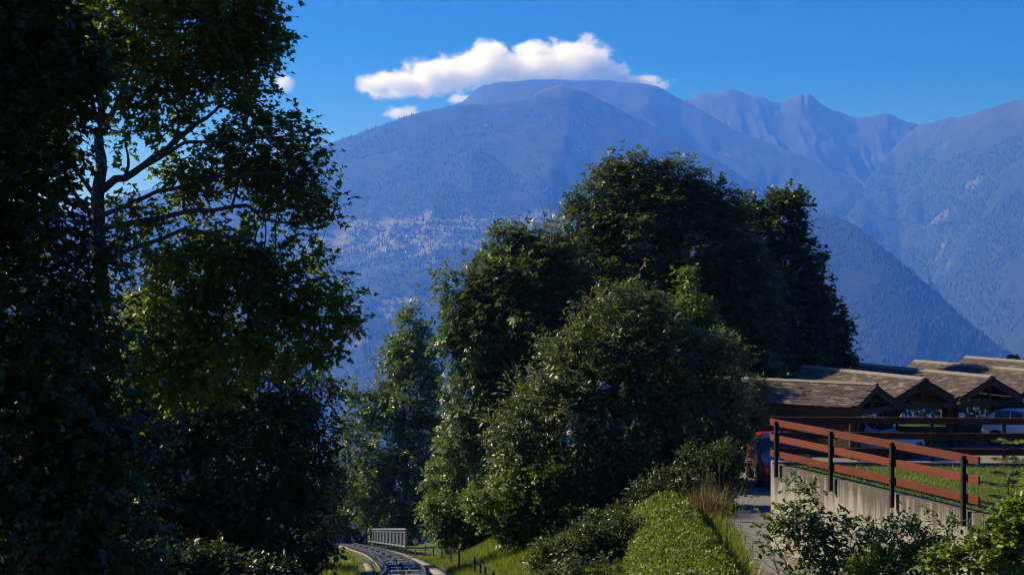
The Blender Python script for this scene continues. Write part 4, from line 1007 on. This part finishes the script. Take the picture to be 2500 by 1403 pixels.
make_tree('sycamore_tree', 'dark dense sycamore behind the carport roofs', gp(1925, 92.0), PB(92.0, [
    (1925, 490, 40), (1955, 475, 20), (1880, 500, 40), (1845, 520, 40), (1960, 515, 24), (1900, 560, 70), (1950, 590, 40), (1840, 600, 70), (1920, 660, 90), (1980, 650, 40), (1850, 720, 110), (1970, 730, 70), (2000, 700, 30), (2010, 780, 52), (2045, 740, 24), (1930, 800, 120), (2045, 810, 36), (2060, 840, 22), (2040, 870, 50), (1880, 880, 120), (1990, 880, 90), (2075, 890, 24), (1780, 640, 60), (1790, 560, 50), (1815, 620, 80), (1835, 510, 34), (1800, 520, 30), (1800, 780, 100), (2050, 910, 40)], 1.0),
    M['maple2'], 'maple', .27, 1400, 6, 7, .76, .35, .25, .26, inner=.45, twig_r=.018, trunk_top=at(1920, 760, 92.0))
make_tree('young_maple', 'small green maple rising in front of the tallest tree', gp(1690, 52.0), PB(52.0, [(1672, 668, 22), (1680, 710, 36), (1700, 760, 46), (1650, 770, 36), (1660, 830, 56), (1730, 820, 50), (1700, 880, 70), (1760, 860, 36)]),
    M['shrub'], 'maple', .13, 260, 6, 6, .42, .35, .25, .07, inner=.4)
make_tree('willow_bush', 'large grey-green willow bush in the middle', gp(1520, 45.0), PB(45.0, [
    (1490, 740, 46), (1550, 720, 40), (1600, 760, 50), (1450, 800, 70), (1530, 820, 90), (1640, 830, 70), (1720, 850, 52), (1770, 850, 40), (1800, 900, 38), (1740, 920, 70), (1620, 920, 110), (1480, 930, 120), (1370, 900, 80), (1310, 980, 80), (1400, 1040, 120), (1540, 1050, 130), (1680, 1030, 110), (1780, 990, 56), (1770, 1070, 60), (1250, 1050, 70), (1290, 1130, 90), (1430, 1170, 110), (1570, 1170, 110), (1690, 1130, 80), (1220, 1160, 56), (1350, 1240, 80), (1480, 1270, 80)], 1.0),
    M['willow'], 'narrow', .165, 1800, 7, 8, .50, .25, .35, .16, inner=.4, bark='bark_grey', cat='bush', stems=5, twig_r=.011)
make_tree('leafy_shrub', 'bright leafy shrub hanging over the meadow in front of the willow bush', gp(1310, 44.0), PB(44.0, [
    (1230, 1240, 60), (1280, 1270, 60), (1180, 1230, 46), (1300, 1200, 66), (1330, 1300, 56), (1260, 1180, 50), (1370, 1330, 56), (1340, 1150, 56), (1400, 1260, 60), (1290, 1330, 36), (1240, 1310, 40), (1350, 1385, 46, -2), (1410, 1380, 56, -2), (1470, 1385, 56, -2), (1320, 1360, 36, -1), (1440, 1330, 50)]),
    M['shrub'], 'diamond', .11, 760, 6, 8, .36, .3, .3, .05, cat='shrub', inner=.4, stems=3)
make_tree('leafy_shrub', 'low green shrub behind the wire fence, left of the meadow', gp(1110, 66.0), PB(66.0, [
    (1072, 1285, 32), (1100, 1260, 46), (1150, 1250, 50), (1190, 1270, 46), (1130, 1300, 40), (1080, 1235, 30), (1180, 1210, 40), (1050, 1250, 26), (1230, 1290, 40), (1180, 1310, 36), (1240, 1320, 30), (1090, 1320, 24)]),
    M['shrub'], 'diamond', .13, 640, 6, 8, .45, .3, .3, .05, cat='shrub', inner=.4, stems=3)
make_tree('dark_shrub', 'dark leafy undergrowth between the willow bush and the hedge mound', gp(1560, 40.0), PB(40.0, [
    (1480, 1330, 50), (1540, 1290, 56), (1590, 1230, 60), (1640, 1190, 56), (1700, 1150, 60), (1760, 1130, 56), (1500, 1390, 36), (1790, 1180, 40), (1590, 1300, 40)]),
    M['under'], 'oval', .10, 330, 6, 7, .36, .35, .25, .05, cat='shrub', inner=.3, stems=3)
make_tree('bramble_thicket', 'dark bramble thicket reaching the bottom edge left of the hedge mound', gp(1420, 35.0), PB(35.0, [
    (1320, 1375, 30), (1365, 1345, 42), (1420, 1330, 56), (1475, 1330, 60), (1510, 1375, 50), (1440, 1390, 56), (1380, 1395, 46), (1320, 1405, 26), (1540, 1300, 40), (1500, 1290, 40), (1460, 1430, 60), (1400, 1425, 60, -2.5), (1490, 1425, 60, -2.5), (1345, 1430, 40, -2)]),
    M['under'], 'diamond', .10, 520, 6, 7, .32, .35, .25, .04, cat='shrub', inner=.3, stems=4)
make_tree('bank_tree', 'dark leafy tree between the willow bush and the red car', gp(1800, 50.0), PB(50.0, [(1790, 960, 60), (1830, 1010, 50), (1850, 950, 30), (1800, 1060, 70), (1840, 1080, 30), (1770, 1150, 60), (1815, 1150, 40), (1780, 1040, 60)]), M['under'], 'narrow', .12, 420, 6, 8, .45, .3, .3, .06, inner=.3)
make_tree('hazel_bush', 'dark green hazel bush below the silvery ash', gp(1130, 76.0), PB(76.0, [(1120, 1090, 60), (1160, 1160, 66), (1090, 1160, 56), (1200, 1040, 56), (1100, 1220, 46), (1200, 1210, 60), (1240, 1130, 66), (1060, 1230, 36), (1150, 1250, 44), (1300, 1060, 80), (1290, 1180, 70)]),
    M['poplar'], 'diamond', .17, 700, 6, 8, .55, .3, .3, .08, cat='bush', inner=.4, stems=4)
make_tree('far_thicket', 'dim trees behind the left bend of the track', gp(850, 132.0), PB(132.0, [(800, 1220, 50), (850, 1240, 46), (830, 1290, 36), (880, 1180, 50), (790, 1290, 46), (900, 1250, 40), (760, 1200, 60), (930, 1230, 40), (820, 1170, 50), (880, 1300, 36), (915, 1300, 36), (850, 1315, 26), (950, 1290, 40), (1000, 1300, 40), (1040, 1310, 30)]),
    M['under'], 'diamond', .26, 600, 6, 8, .8, .3, .3, .1, cat='thicket', inner=.4, stems=4)
# dead twigs sticking up
dr = empty('dead_branch', at(1345, 640, 60)); tag(dr, 'bare dead twigs sticking up left of the tallest tree', 'branch')
tb = []
for x0, y0, x1, y1 in ((1345, 600, 1322, 500), (1345, 600, 1348, 480), (1350, 590, 1368, 478), (1352, 600, 1376, 520), (1335, 560, 1312, 520), (1348, 540, 1338, 490), (1358, 540, 1380, 500), (1330, 530, 1318, 488)):
    tb.append((curve_pts(at(x0, y0, 60), at(x1, y1, 60+rng.normal()*.4), 6, .06), np.linspace(.022, .006, 6), 5))
V, F = tubes_mesh(tb); obj('twigs', mesh_np('twigs', V, F, M['bark_grey'], True), dr)
# background hedge beyond the car park
def hedge_box(name, label, x0, x1, y0, yslope, h, leafmat, n, size, depth=1.2, tpl='diamond', top=None):
    mid = ((x0+x1)/2, y0+yslope*((x0+x1)/2-x0)); root = empty(name, (mid[0], mid[1], float(ground_z(*mid)))); tag(root, label, 'hedge')
    m = 160; xs = np.linspace(x0, x1, m)
    X = rng.uniform(x0, x1, n); hh = h*(.85+.35*fbm(X*.8, X*0+3, 5)); v = rng.random(n)**.7
    Y = y0+yslope*(X-x0)+rng.uniform(-depth/2, depth/2, n); Z = ground_z(X, Y)+v*hh
    P = np.stack([X, Y, Z], 1)+rng.normal(size=(n, 3))*.06
    Nn = unit(rng.normal(size=(n, 3))*.7+np.array((0, -.4, .7))); A_ = unit(rng.normal(size=(n, 3))+np.array((0, -.3, -.2)))
    S = size*rng.uniform(.6, 1.3, n); V, F, mm = leaf_mesh(P, A_, Nn, S, tpl)
    o = obj('foliage', mesh_np('foliage', V, F, leafmat, False, np.repeat(rng.random(n), mm)), root); o['kind'] = 'stuff'
    tb = [(curve_pts((x, y0+yslope*(x-x0), float(ground_z(x, y0+yslope*(x-x0)))-.1), (x+rng.normal()*.2, y0+yslope*(x-x0)+rng.normal()*.2, float(ground_z(x, y0+yslope*(x-x0)))+h*.7), 5, .08), np.linspace(.03, .008, 5), 5) for x in np.arange(x0, x1, .5)]
    V, F = tubes_mesh(tb); obj('stems', mesh_np('stems', V, F, M['bark'], True), root)
hedge_box('hedge', 'leafy green hedge behind the carports', 10, 34, 74, .16, 2.25, M['shrub'], 30000, .20, 1.8)
# conifer tips beyond the roofs
def conifer(label, base, top, r, seed):
    base = np.array(base); top = np.array(top); root = empty('spruce_tree', base); tag(root, label, 'tree', 'conifer tips over the roofs')
    V, F = tubes_mesh([(np.linspace(base, top, 8), np.linspace(.2, .02, 8), 6)]); obj('trunk', mesh_np('trunk', V, F, M['bark'], True), root)
    H = top[2]-base[2]; n = 5000; t = rng.random(n)**.8; a = rng.random(n)*6.28; lay = np.floor(t*22)/22
    rad = r*(1-lay)*rng.random(n)**.5*(.8+.3*np.sin(a*5+lay*40)); z = base[2]+H*(.12+.88*lay)-rad*.35+rng.normal(size=n)*.05
    P = np.stack([base[0]+np.cos(a)*rad, base[1]+np.sin(a)*rad, z], 1); A_ = unit(np.stack([np.cos(a), np.sin(a), np.full(n, -.3)], 1)+rng.normal(size=(n, 3))*.3)
    V, F, mm = leaf_mesh(P, A_, unit(rng.normal(size=(n, 3))*.4+np.array((0, 0, 1))), np.full(n, .45), 'narrow')
    o = obj('crown', mesh_np('crown', V, F, M['conifer'], False, np.repeat(rng.random(n), mm)), root); o['kind'] = 'stuff'
b = gp(2474, 105); conifer('taller dark conifer tip above the last carport roof', b, at(2474, 864, 105), 2.6, 1)
b = gp(2512, 108); conifer('lower conifer tip at the right edge above the last roof', b, at(2508, 872, 108), 2.4, 2)

# ------------------------------------------------------------------ hedge mound, grasses, foreground weeds
def mound():
    base = gp(1660, 34.0); root = empty('ivy_mound', base); tag(root, 'rounded bright green ground-cover mound beside the gravel lane', 'shrub')
    # rounded ridge running away from the viewer: heights over the ground along its length
    def h_at(x, y):
        t = np.clip((y-25.0)/(40.5-25.0), 0, 1); cx = 3.35+.55*t+(y-25)*.012; wd = 1.25*(1-.25*t); u = (x-cx)/wd
        prof = np.clip(1-u*u, 0, 1)**.55
        return prof*.82*np.clip((40.5-y)/2.5, 0, 1)**.5*(.85+.3*fbm(x*1.7, y*1.7, 31))
    xs = np.linspace(1.6, 5.6, 46); ys = np.linspace(25, 40.8, 120); X, Y = np.meshgrid(xs, ys, indexing='ij'); H = h_at(X, Y); Z = ground_z(X, Y)+H-.10
    V = np.stack([X, Y, Z], -1).reshape(-1, 3); ny = len(ys); i = np.arange(len(xs)-1)[:, None]*ny; j = np.arange(ny-1)[None]
    F = np.stack([i+j, i+ny+j, i+ny+j+1, i+j+1], -1).reshape(-1, 4)
    obj('soil_core', mesh_np('soil_core', V, F, M['lawn'], True), root)
    n = 62000; x = rng.uniform(1.7, 5.5, n); y = 25+15.5*rng.random(n); h = h_at(x, y); k = h > .06; x, y, h = x[k], y[k], h[k]; n = len(x)
    e = .05; nx = -(h_at(x+e, y)-h_at(x-e, y))/(2*e); nyv = -(h_at(x, y+e)-h_at(x, y-e))/(2*e); nm = unit(np.stack([nx, nyv, np.ones(n)], 1))
    tuft = fbm(x*4, y*4, 8)
    P = np.stack([x, y, ground_z(x, y)+h], 1)+nm*(rng.random(n)*.16*(tuft*1.6))[:, None]-nm*.05
    A_ = unit(nm*.5+rng.normal(size=(n, 3))*.8); Nn = unit(nm+rng.normal(size=(n, 3))*.55)
    S = .075*rng.uniform(.6, 1.3, n); V, F, mm = leaf_mesh(P, A_, Nn, S, 'diamond')
    o = obj('foliage', mesh_np('foliage', V, F, M['hedge'], False, np.repeat(np.clip(tuft*.6+rng.random(n)*.5-.05, 0, 1), mm)), root); o['kind'] = 'stuff'
mound()
def blades(P, H, lean, mat, name, parent=None, width=.05, tint=None, simple=False):
    n = len(P); d = unit(np.stack([rng.normal(size=n)*lean, rng.normal(size=n)*lean, np.ones(n)], 1)); ang = rng.random(n)*3.14
    sx = np.stack([np.cos(ang), np.sin(ang), np.zeros(n)], 1)*(H*width)[:, None]
    bend = np.stack([rng.normal(size=n), rng.normal(size=n), np.zeros(n)], 1)*(H*.22)[:, None]
    m1 = P+d*H[:, None]*.55+bend*.3; tp = P+d*H[:, None]+bend
    V = np.stack([P-sx, P+sx, m1+sx*.7, m1-sx*.7, tp], 1).reshape(-1, 3); b = (np.arange(n)*5)[:, None]
    if simple:
        V = np.stack([P-sx*1.2, P+sx*1.2, tp], 1).reshape(-1, 3); b = (np.arange(n)*3)[:, None]; tn = rng.random(n) if tint is None else tint
        return obj(name, mesh_np(name, V, b+np.array((0, 1, 2)), mat, False, np.repeat(tn, 3)), parent)
    F4 = b+np.array((0, 1, 2, 3)); F3 = b+np.array((3, 2, 4))
    tn = rng.random(n) if tint is None else tint
    return obj(name, mesh_np(name, V, [F4, F3], mat, False, np.repeat(tn, 5)), parent)
def lawn_grass():
    n = 60000; s = rng.uniform(-.0, 8.2, n); t = rng.uniform(0.26, 9.0, n)**1.0
    P = A[None]+fd[None]*s[:, None]-fn[None]*t[:, None]; P[:, 2] = ZT-.03
    k = (P[:, 1] < 33.2) & (P[:, 0] < 15); P = P[k]
    pt = fbm(P[:, 0]*.9, P[:, 1]*.9, 14)
    o = blades(P, rng.uniform(.03, .085, len(P)), .5, M['grass'], 'lawn_grass', None, .07, np.clip(pt*.9+rng.random(len(P))*.5-.2, 0, 1), True); tag(o, 'short sunlit grass of the terrace lawn', 'grass', kind='stuff')
    n = 90000; y = rng.uniform(29, 72, n); x = track_x(y)+1.55+rng.random(n)*rng.uniform(2.0, 8.5, n); 
    k = (x < 3.6); x, y = x[k], y[k]
    P = np.stack([x, y, ground_z(x, y)-.02], 1); pt = fbm(x*.7, y*.7, 24)
    o = blades(P, rng.uniform(.08, .24, len(P)), .35, M['grass'], 'meadow_grass', None, .05, np.clip(pt*.9+rng.random(len(P))*.45-.15, 0, 1), True); tag(o, 'bright meadow grass between the track and the bushes', 'grass', kind='stuff')
    n = 16000; y = rng.uniform(34, 75, n); x = track_x(y)-1.45-rng.random(n)*2.4
    P = np.stack([x, y, ground_z(x, y)-.02], 1); o = blades(P, rng.uniform(.12, .42, n), .35, M['grass'], 'bank_grass', None, .035, None, True); tag(o, 'rough grass on the bank left of the track', 'grass', kind='stuff')
    n = 5000; y = rng.uniform(25, 42, n); x = np.interp(y, [25, 30, 35, 40, 46], [4.97, 5.05, 5.45, 5.6, 5.3])+rng.normal(size=n)*.18-.1
    P = np.stack([x, y, ground_z(x, y)], 1); o = blades(P, rng.uniform(.08, .4, n), .4, M['grass'], 'lane_edge_grass', None, .03); tag(o, 'grass fringe along the left edge of the gravel lane', 'grass', kind='stuff')
    # rank growth at the foot of the wall
    n = 15000; x = rng.uniform(6.2, 14, n); y = rng.uniform(20.5, 27.5, n)
    lin = A[0]+(B[0]-A[0])*(y-A[1])/(B[1]-A[1]); k = (y < 25.4) | (x < lin-.15); x, y = x[k], y[k]
    P = np.stack([x, y, ground_z(x, y)-.02], 1); H = rng.uniform(.2, .75, len(P)); o = blades(P, H, .28, M['grass'], 'rank_grass', None, .02); tag(o, 'tall rank grass at the bottom right below the wall', 'grass', kind='stuff')
lawn_grass()
def reed_clump(label, base, n, h, lean, mat, name='dry_grass_clump', spread=.35):
    base = np.array(base); root = empty(name, base); tag(root, label, 'grass clump')
    P = base[None]+np.stack([rng.normal(size=n)*spread, rng.normal(size=n)*spread, np.zeros(n)], 1); P[:, 2] = ground_z(P[:, 0], P[:, 1])-.02
    blades(P, h*rng.uniform(.4, 1.0, n), lean, mat, 'blades', root, .008)
    ns = 14; Ps = base[None]+np.stack([rng.normal(size=ns)*spread*.8, rng.normal(size=ns)*spread*.8, np.zeros(ns)], 1); tb = []; Q = []
    for p in Ps:
        p[2] = float(ground_z(p[0], p[1])); tp = p+np.array((rng.normal()*.16, rng.normal()*.1, h*rng.uniform(1.0, 1.45))); tb.append((curve_pts(p, tp, 6, .03), np.linspace(.006, .003, 6), 4)); Q.append(tp)
    V, F = tubes_mesh(tb); obj('stalks', mesh_np('stalks', V, F, mat, True, np.full(len(V), .8)), root)
    Q = np.repeat(np.array(Q), 16, 0)-np.array((0, 0, 1))*rng.random(ns*16)[:, None]*.22+rng.normal(size=(ns*16, 3))*.012
    V, F, mm = leaf_mesh(Q, unit(rng.normal(size=Q.shape)*.4+np.array((0, 0, 1))), unit(rng.normal(size=Q.shape)), np.full(len(Q), .05), 'narrow'); obj('seed_heads', mesh_np('seed_heads', V, F, mat, False, np.repeat(rng.random(len(Q)), mm)), root)['kind'] = 'stuff'
reed_clump('tall dry grass clump on top of the hedge mound', gp(1728, 38.6), 700, 1.15, .28, M['drygrass'])
reed_clump('brown dry grass tuft left of the tall dry clump', gp(1650, 39.6), 420, .75, .35, M['drygrass'])
def spike(label, px, py, D, h):
    b = at(px, py, D); b[2] = max(b[2], float(ground_z(b[0], b[1]))); root = empty('goldenrod_spike', b); tag(root, label, 'plant', 'green flower spikes by the lane')
    tip = b+np.array((.12*h, 0, h)); V, F = tubes_mesh([(curve_pts(b-np.array((0, 0, .3)), tip, 6, .03), np.linspace(.008, .004, 6), 5)]); obj('stem', mesh_np('stem', V, F, M['bright'], True, np.full(len(V), .3)), root)
    n = 260; t = rng.random(n)**.8; a = rng.random(n)*6.28; P = b+(tip-b)*t[:, None]; A_ = unit(np.stack([np.cos(a)*.6, np.sin(a)*.6, np.full(n, .6)], 1)); V, F, mm = leaf_mesh(P, A_, unit(rng.normal(size=(n, 3))+np.array((0, 0, 1))), .13*(1.1-t*.8), 'narrow'); obj('leaves', mesh_np('leaves', V, F, M['bright'], False, np.repeat(rng.random(n), mm)), root)
spike('green flower spike on the right flank of the hedge mound', 1768, 1350, 33.0, .42)
spike('green flower spike at the bottom edge beside the lane', 1784, 1420, 31.0, .36)
spike('thin green spike beside the lane near the dry grass', 1786, 1260, 37.5, .42)

# foreground bushes
D1 = 27.0
make_tree('laurel_shrub', 'glossy large-leaved shrub in front of the wall corner', gp(1985, D1), PB(D1, [
    (1930, 1190, 26), (1960, 1170, 20), (1990, 1200, 26), (1920, 1240, 40), (1970, 1250, 46), (2020, 1270, 36), (1900, 1290, 40), (1950, 1310, 56), (2010, 1330, 56), (2060, 1300, 46), (2100, 1290, 32), (2090, 1340, 50), (1990, 1385, 60), (1920, 1370, 46), (2050, 1390, 60), (1870, 1330, 26), (2130, 1360, 36), (1845, 1215, 14), (1880, 1225, 20), (1850, 1370, 20), (1830, 1390, 16)]),
    M['ash2'], 'oval', .115, 125, 4, 7, .32, .2, .35, .03, cat='shrub', inner=.2, stems=6, bark='bark_grey', twig_r=.006, extra_leaf_objects=280)
make_tree('weed_thicket', 'mixed green weeds and shrubs in the bottom right corner', gp(2440, 20.5), PB(20.5, [
    (2460, 1290, 44), (2500, 1260, 40), (2420, 1350, 56), (2490, 1350, 60), (2350, 1380, 50), (2290, 1390, 40), (2540, 1300, 80), (2510, 1200, 20), (2560, 1220, 50)]),
    M['bright'], 'oval', .095, 230, 5, 7, .26, .25, .3, .03, cat='shrub', inner=.2, stems=4, twig_r=.006)
make_tree('bramble', 'arching weeds at the middle foot of the wall', gp(2230, 24.5), PB(24.5, [
    (2170, 1330, 30), (2200, 1290, 16), (2230, 1300, 16), (2265, 1270, 13), (2250, 1340, 36), (2160, 1390, 46), (2230, 1390, 50), (2300, 1350, 30), (2110, 1395, 30), (2310, 1290, 12), (2285, 1250, 9)]),
    M['bright'], 'narrow', .11, 170, 4, 8, .32, .15, .7, .02, cat='shrub', inner=.2, stems=5, twig_r=.005)
def sapling():
    D = 21.5; b = gp(2452, D); top = at(2466, 1072, D); root = empty('sapling', b); tag(root, 'slender sapling with whorled leaves at the right edge over the lawn', 'tree')
    st = [(curve_pts(b-np.array((0, 0, .1)), top, 12, .015), np.linspace(.022, .005, 12), 7)]; V, F = tubes_mesh(st); obj('trunk', mesh_np('trunk', V, F, M['bark'], True), root)
    tb, P, A_, N_, S = [], [], [], [], []
    for py, r in ((1080, .22), (1125, .30), (1160, .26), (1185, .34), (1215, .26), (1250, .30), (1290, .26)):
        c = at(2466-(py-1072)*.045, py, D)
        for k in range(7):
            a = k*.9+rng.random(); tip = c+np.array((math.cos(a), math.sin(a), .15))*r*rng.uniform(.7, 1.1); tb.append((curve_pts(c, tip, 4, .05), np.linspace(.006, .003, 4), 4))
            for q in range(9):
                t = .35+.65*q/8; P.append(c+(tip-c)*t); sd = np.cross(tip-c, (0, 0, 1)); A_.append(unit(tip-c)*.6+unit(sd)*(1 if q % 2 else -1)*.8+np.array((0, 0, -.25))); N_.append(rng.normal(size=3)*.4+np.array((0, 0, 1))); S.append(.085*rng.uniform(.7, 1.3))
    V, F = tubes_mesh(tb); obj('branches', mesh_np('branches', V, F, M['bark'], True), root)
    P, A_, N_, S = map(np.array, (P, A_, N_, S)); A_ = unit(A_); lm = mesh_np('leaf', TPL['oval'][0], TPL['oval'][1], M['bright'], False, np.full(6, .6)); kk = 0
    sel = rng.permutation(len(P))[:280]
    for q in sel:
        a = A_[q]; bb = unit(np.cross(N_[q], a)); cc = np.cross(a, bb); s = S[q]; o = bpy.data.objects.new('leaf', lm); COL.objects.link(o); o.parent = root
        o.matrix_basis = Matrix.Translation(-Vector(b)) @ Matrix(((a[0]*s, bb[0]*s, cc[0]*s, P[q, 0]), (a[1]*s, bb[1]*s, cc[1]*s, P[q, 1]), (a[2]*s, bb[2]*s, cc[2]*s, P[q, 2]), (0, 0, 0, 1)))
    rest = np.setdiff1d(np.arange(len(P)), sel); V, F, mm = leaf_mesh(P[rest], A_[rest], unit(N_[rest]), S[rest], 'oval'); o = obj('crown', mesh_np('crown', V, F, M['bright'], False, np.repeat(rng.random(len(rest)), mm)), root); o['kind'] = 'stuff'
sapling()

# ------------------------------------------------------------------ haze and cloud
def haze():
    x0, x1, y0, y1, z0, z1 = -15000, 15000, -700, 18500, float(min([v[2].min() for v in SURF.values()]+[-840.0]))-1, max(float(max(v[2].max() for v in SURF.values()))+32, 1700)
    print('HAZE', z0, z1)
    mb_ = MB().box(((x0+x1)/2, (y0+y1)/2, (z0+z1)/2), (x1-x0, y1-y0, z1-z0))
    m, nt, out = new_mat('valley_air')
    pv = N(nt, 'ShaderNodeVolumePrincipled')
    pv.inputs['Color'].default_value = (*HAZE_COLOR, 1); pv.inputs['Density'].default_value = HAZE_DENSITY
    pv.inputs['Anisotropy'].default_value = 0.25; pv.inputs['Absorption Color'].default_value = (1, 1, 1, 1)
    nt.links.new(pv.outputs[0], out.inputs['Volume'])
    o = mb_.build('haze', m); tag(o, 'blue morning haze filling the valley', 'haze', kind='stuff')
haze()

def cloud(name, label, blobs, D, depth, seed, gain=.026, nscale=.0052, thr=.28):
    """blobs: (px, py, rx px, ry px); a soft white mass standing above the haze"""
    k = D/FPX; C = [at(b[0], b[1], D+(b[4] if len(b) > 4 else 0)) for b in blobs]; Rr = [(b[2]*k, depth*(.5+.5*b[2]/max(q[2] for q in blobs)), b[3]*k) for b in blobs]
    lo = np.min([c-np.array(r)*1.35 for c, r in zip(C, Rr)], 0); hi = np.max([c+np.array(r)*1.35 for c, r in zip(C, Rr)], 0); lo[2] = max(lo[2], 1732)
    m, nt, out = new_mat('cloud_vapour'); tc = N(nt, 'ShaderNodeTexCoord'); co = tc.outputs['Object']; f = None
    wn_ = N(nt, 'ShaderNodeTexNoise'); wn_.inputs['Scale'].default_value = nscale; wn_.inputs['Detail'].default_value = 9; wn_.inputs['Roughness'].default_value = .66
    mpp = N(nt, 'ShaderNodeMapping'); mpp.inputs['Location'].default_value = (seed*311., seed*97., 0); mpp.inputs['Scale'].default_value = (1, 1, 1.25); nt.links.new(co, mpp.inputs[0]); nt.links.new(mpp.outputs[0], wn_.inputs['Vector'])
    for c, r in zip(C, Rr):
        s = N(nt, 'ShaderNodeVectorMath', operation='SUBTRACT'); s.inputs[1].default_value = tuple(c); nt.links.new(co, s.inputs[0])
        d = N(nt, 'ShaderNodeVectorMath', operation='DIVIDE'); d.inputs[1].default_value = tuple(r); nt.links.new(s.outputs[0], d.inputs[0])
        l = N(nt, 'ShaderNodeVectorMath', operation='LENGTH'); nt.links.new(d.outputs[0], l.inputs[0])
        v = math_(nt, 'SUBTRACT', 1.0, l.outputs['Value']); f = v if f is None else math_(nt, 'MAXIMUM', f, v)
    e = math_(nt, 'ADD', f, math_(nt, 'MULTIPLY', math_(nt, 'SUBTRACT', wn_.outputs[0], .5), 2.6))
    mr = N(nt, 'ShaderNodeMapRange'); mr.inputs[1].default_value = thr-.26; mr.inputs[2].default_value = thr+.75; mr.inputs[3].default_value = 0; mr.inputs[4].default_value = gain; nt.links.new(e, mr.inputs[0])
    pv = N(nt, 'ShaderNodeVolumePrincipled'); pv.inputs['Color'].default_value = (1, 1, 1, 1); pv.inputs['Anisotropy'].default_value = .1; nt.links.new(mr.outputs[0], pv.inputs['Density'])
    nt.links.new(pv.outputs[0], out.inputs['Volume'])
    o = MB().box((lo+hi)/2, hi-lo).build(name, m); tag(o, label, 'cloud', kind='stuff')
cloud('cloud', 'large white cloud lying over the bare summit', [(1180, 172, 100, 50), (1190, 132, 48, 32), (1300, 172, 140, 46), (1410, 152, 90, 56), (1465, 178, 66, 40), (1080, 186, 110, 42), (990, 204, 95, 32), (925, 214, 55, 24), (1550, 206, 80, 18), (1300, 118, 50, 16)], 13000, 420, 3)
cloud('cloud', 'tiny white cloud just right of the left tree', [(697, 204, 30, 22)], 13300, 110, 5, .02, .006)
cloud('cloud', 'small cloud low behind the left shoulder of the mountain', [(985, 276, 50, 20), (1130, 244, 50, 14)], 14600, 140, 7, .02, .005)
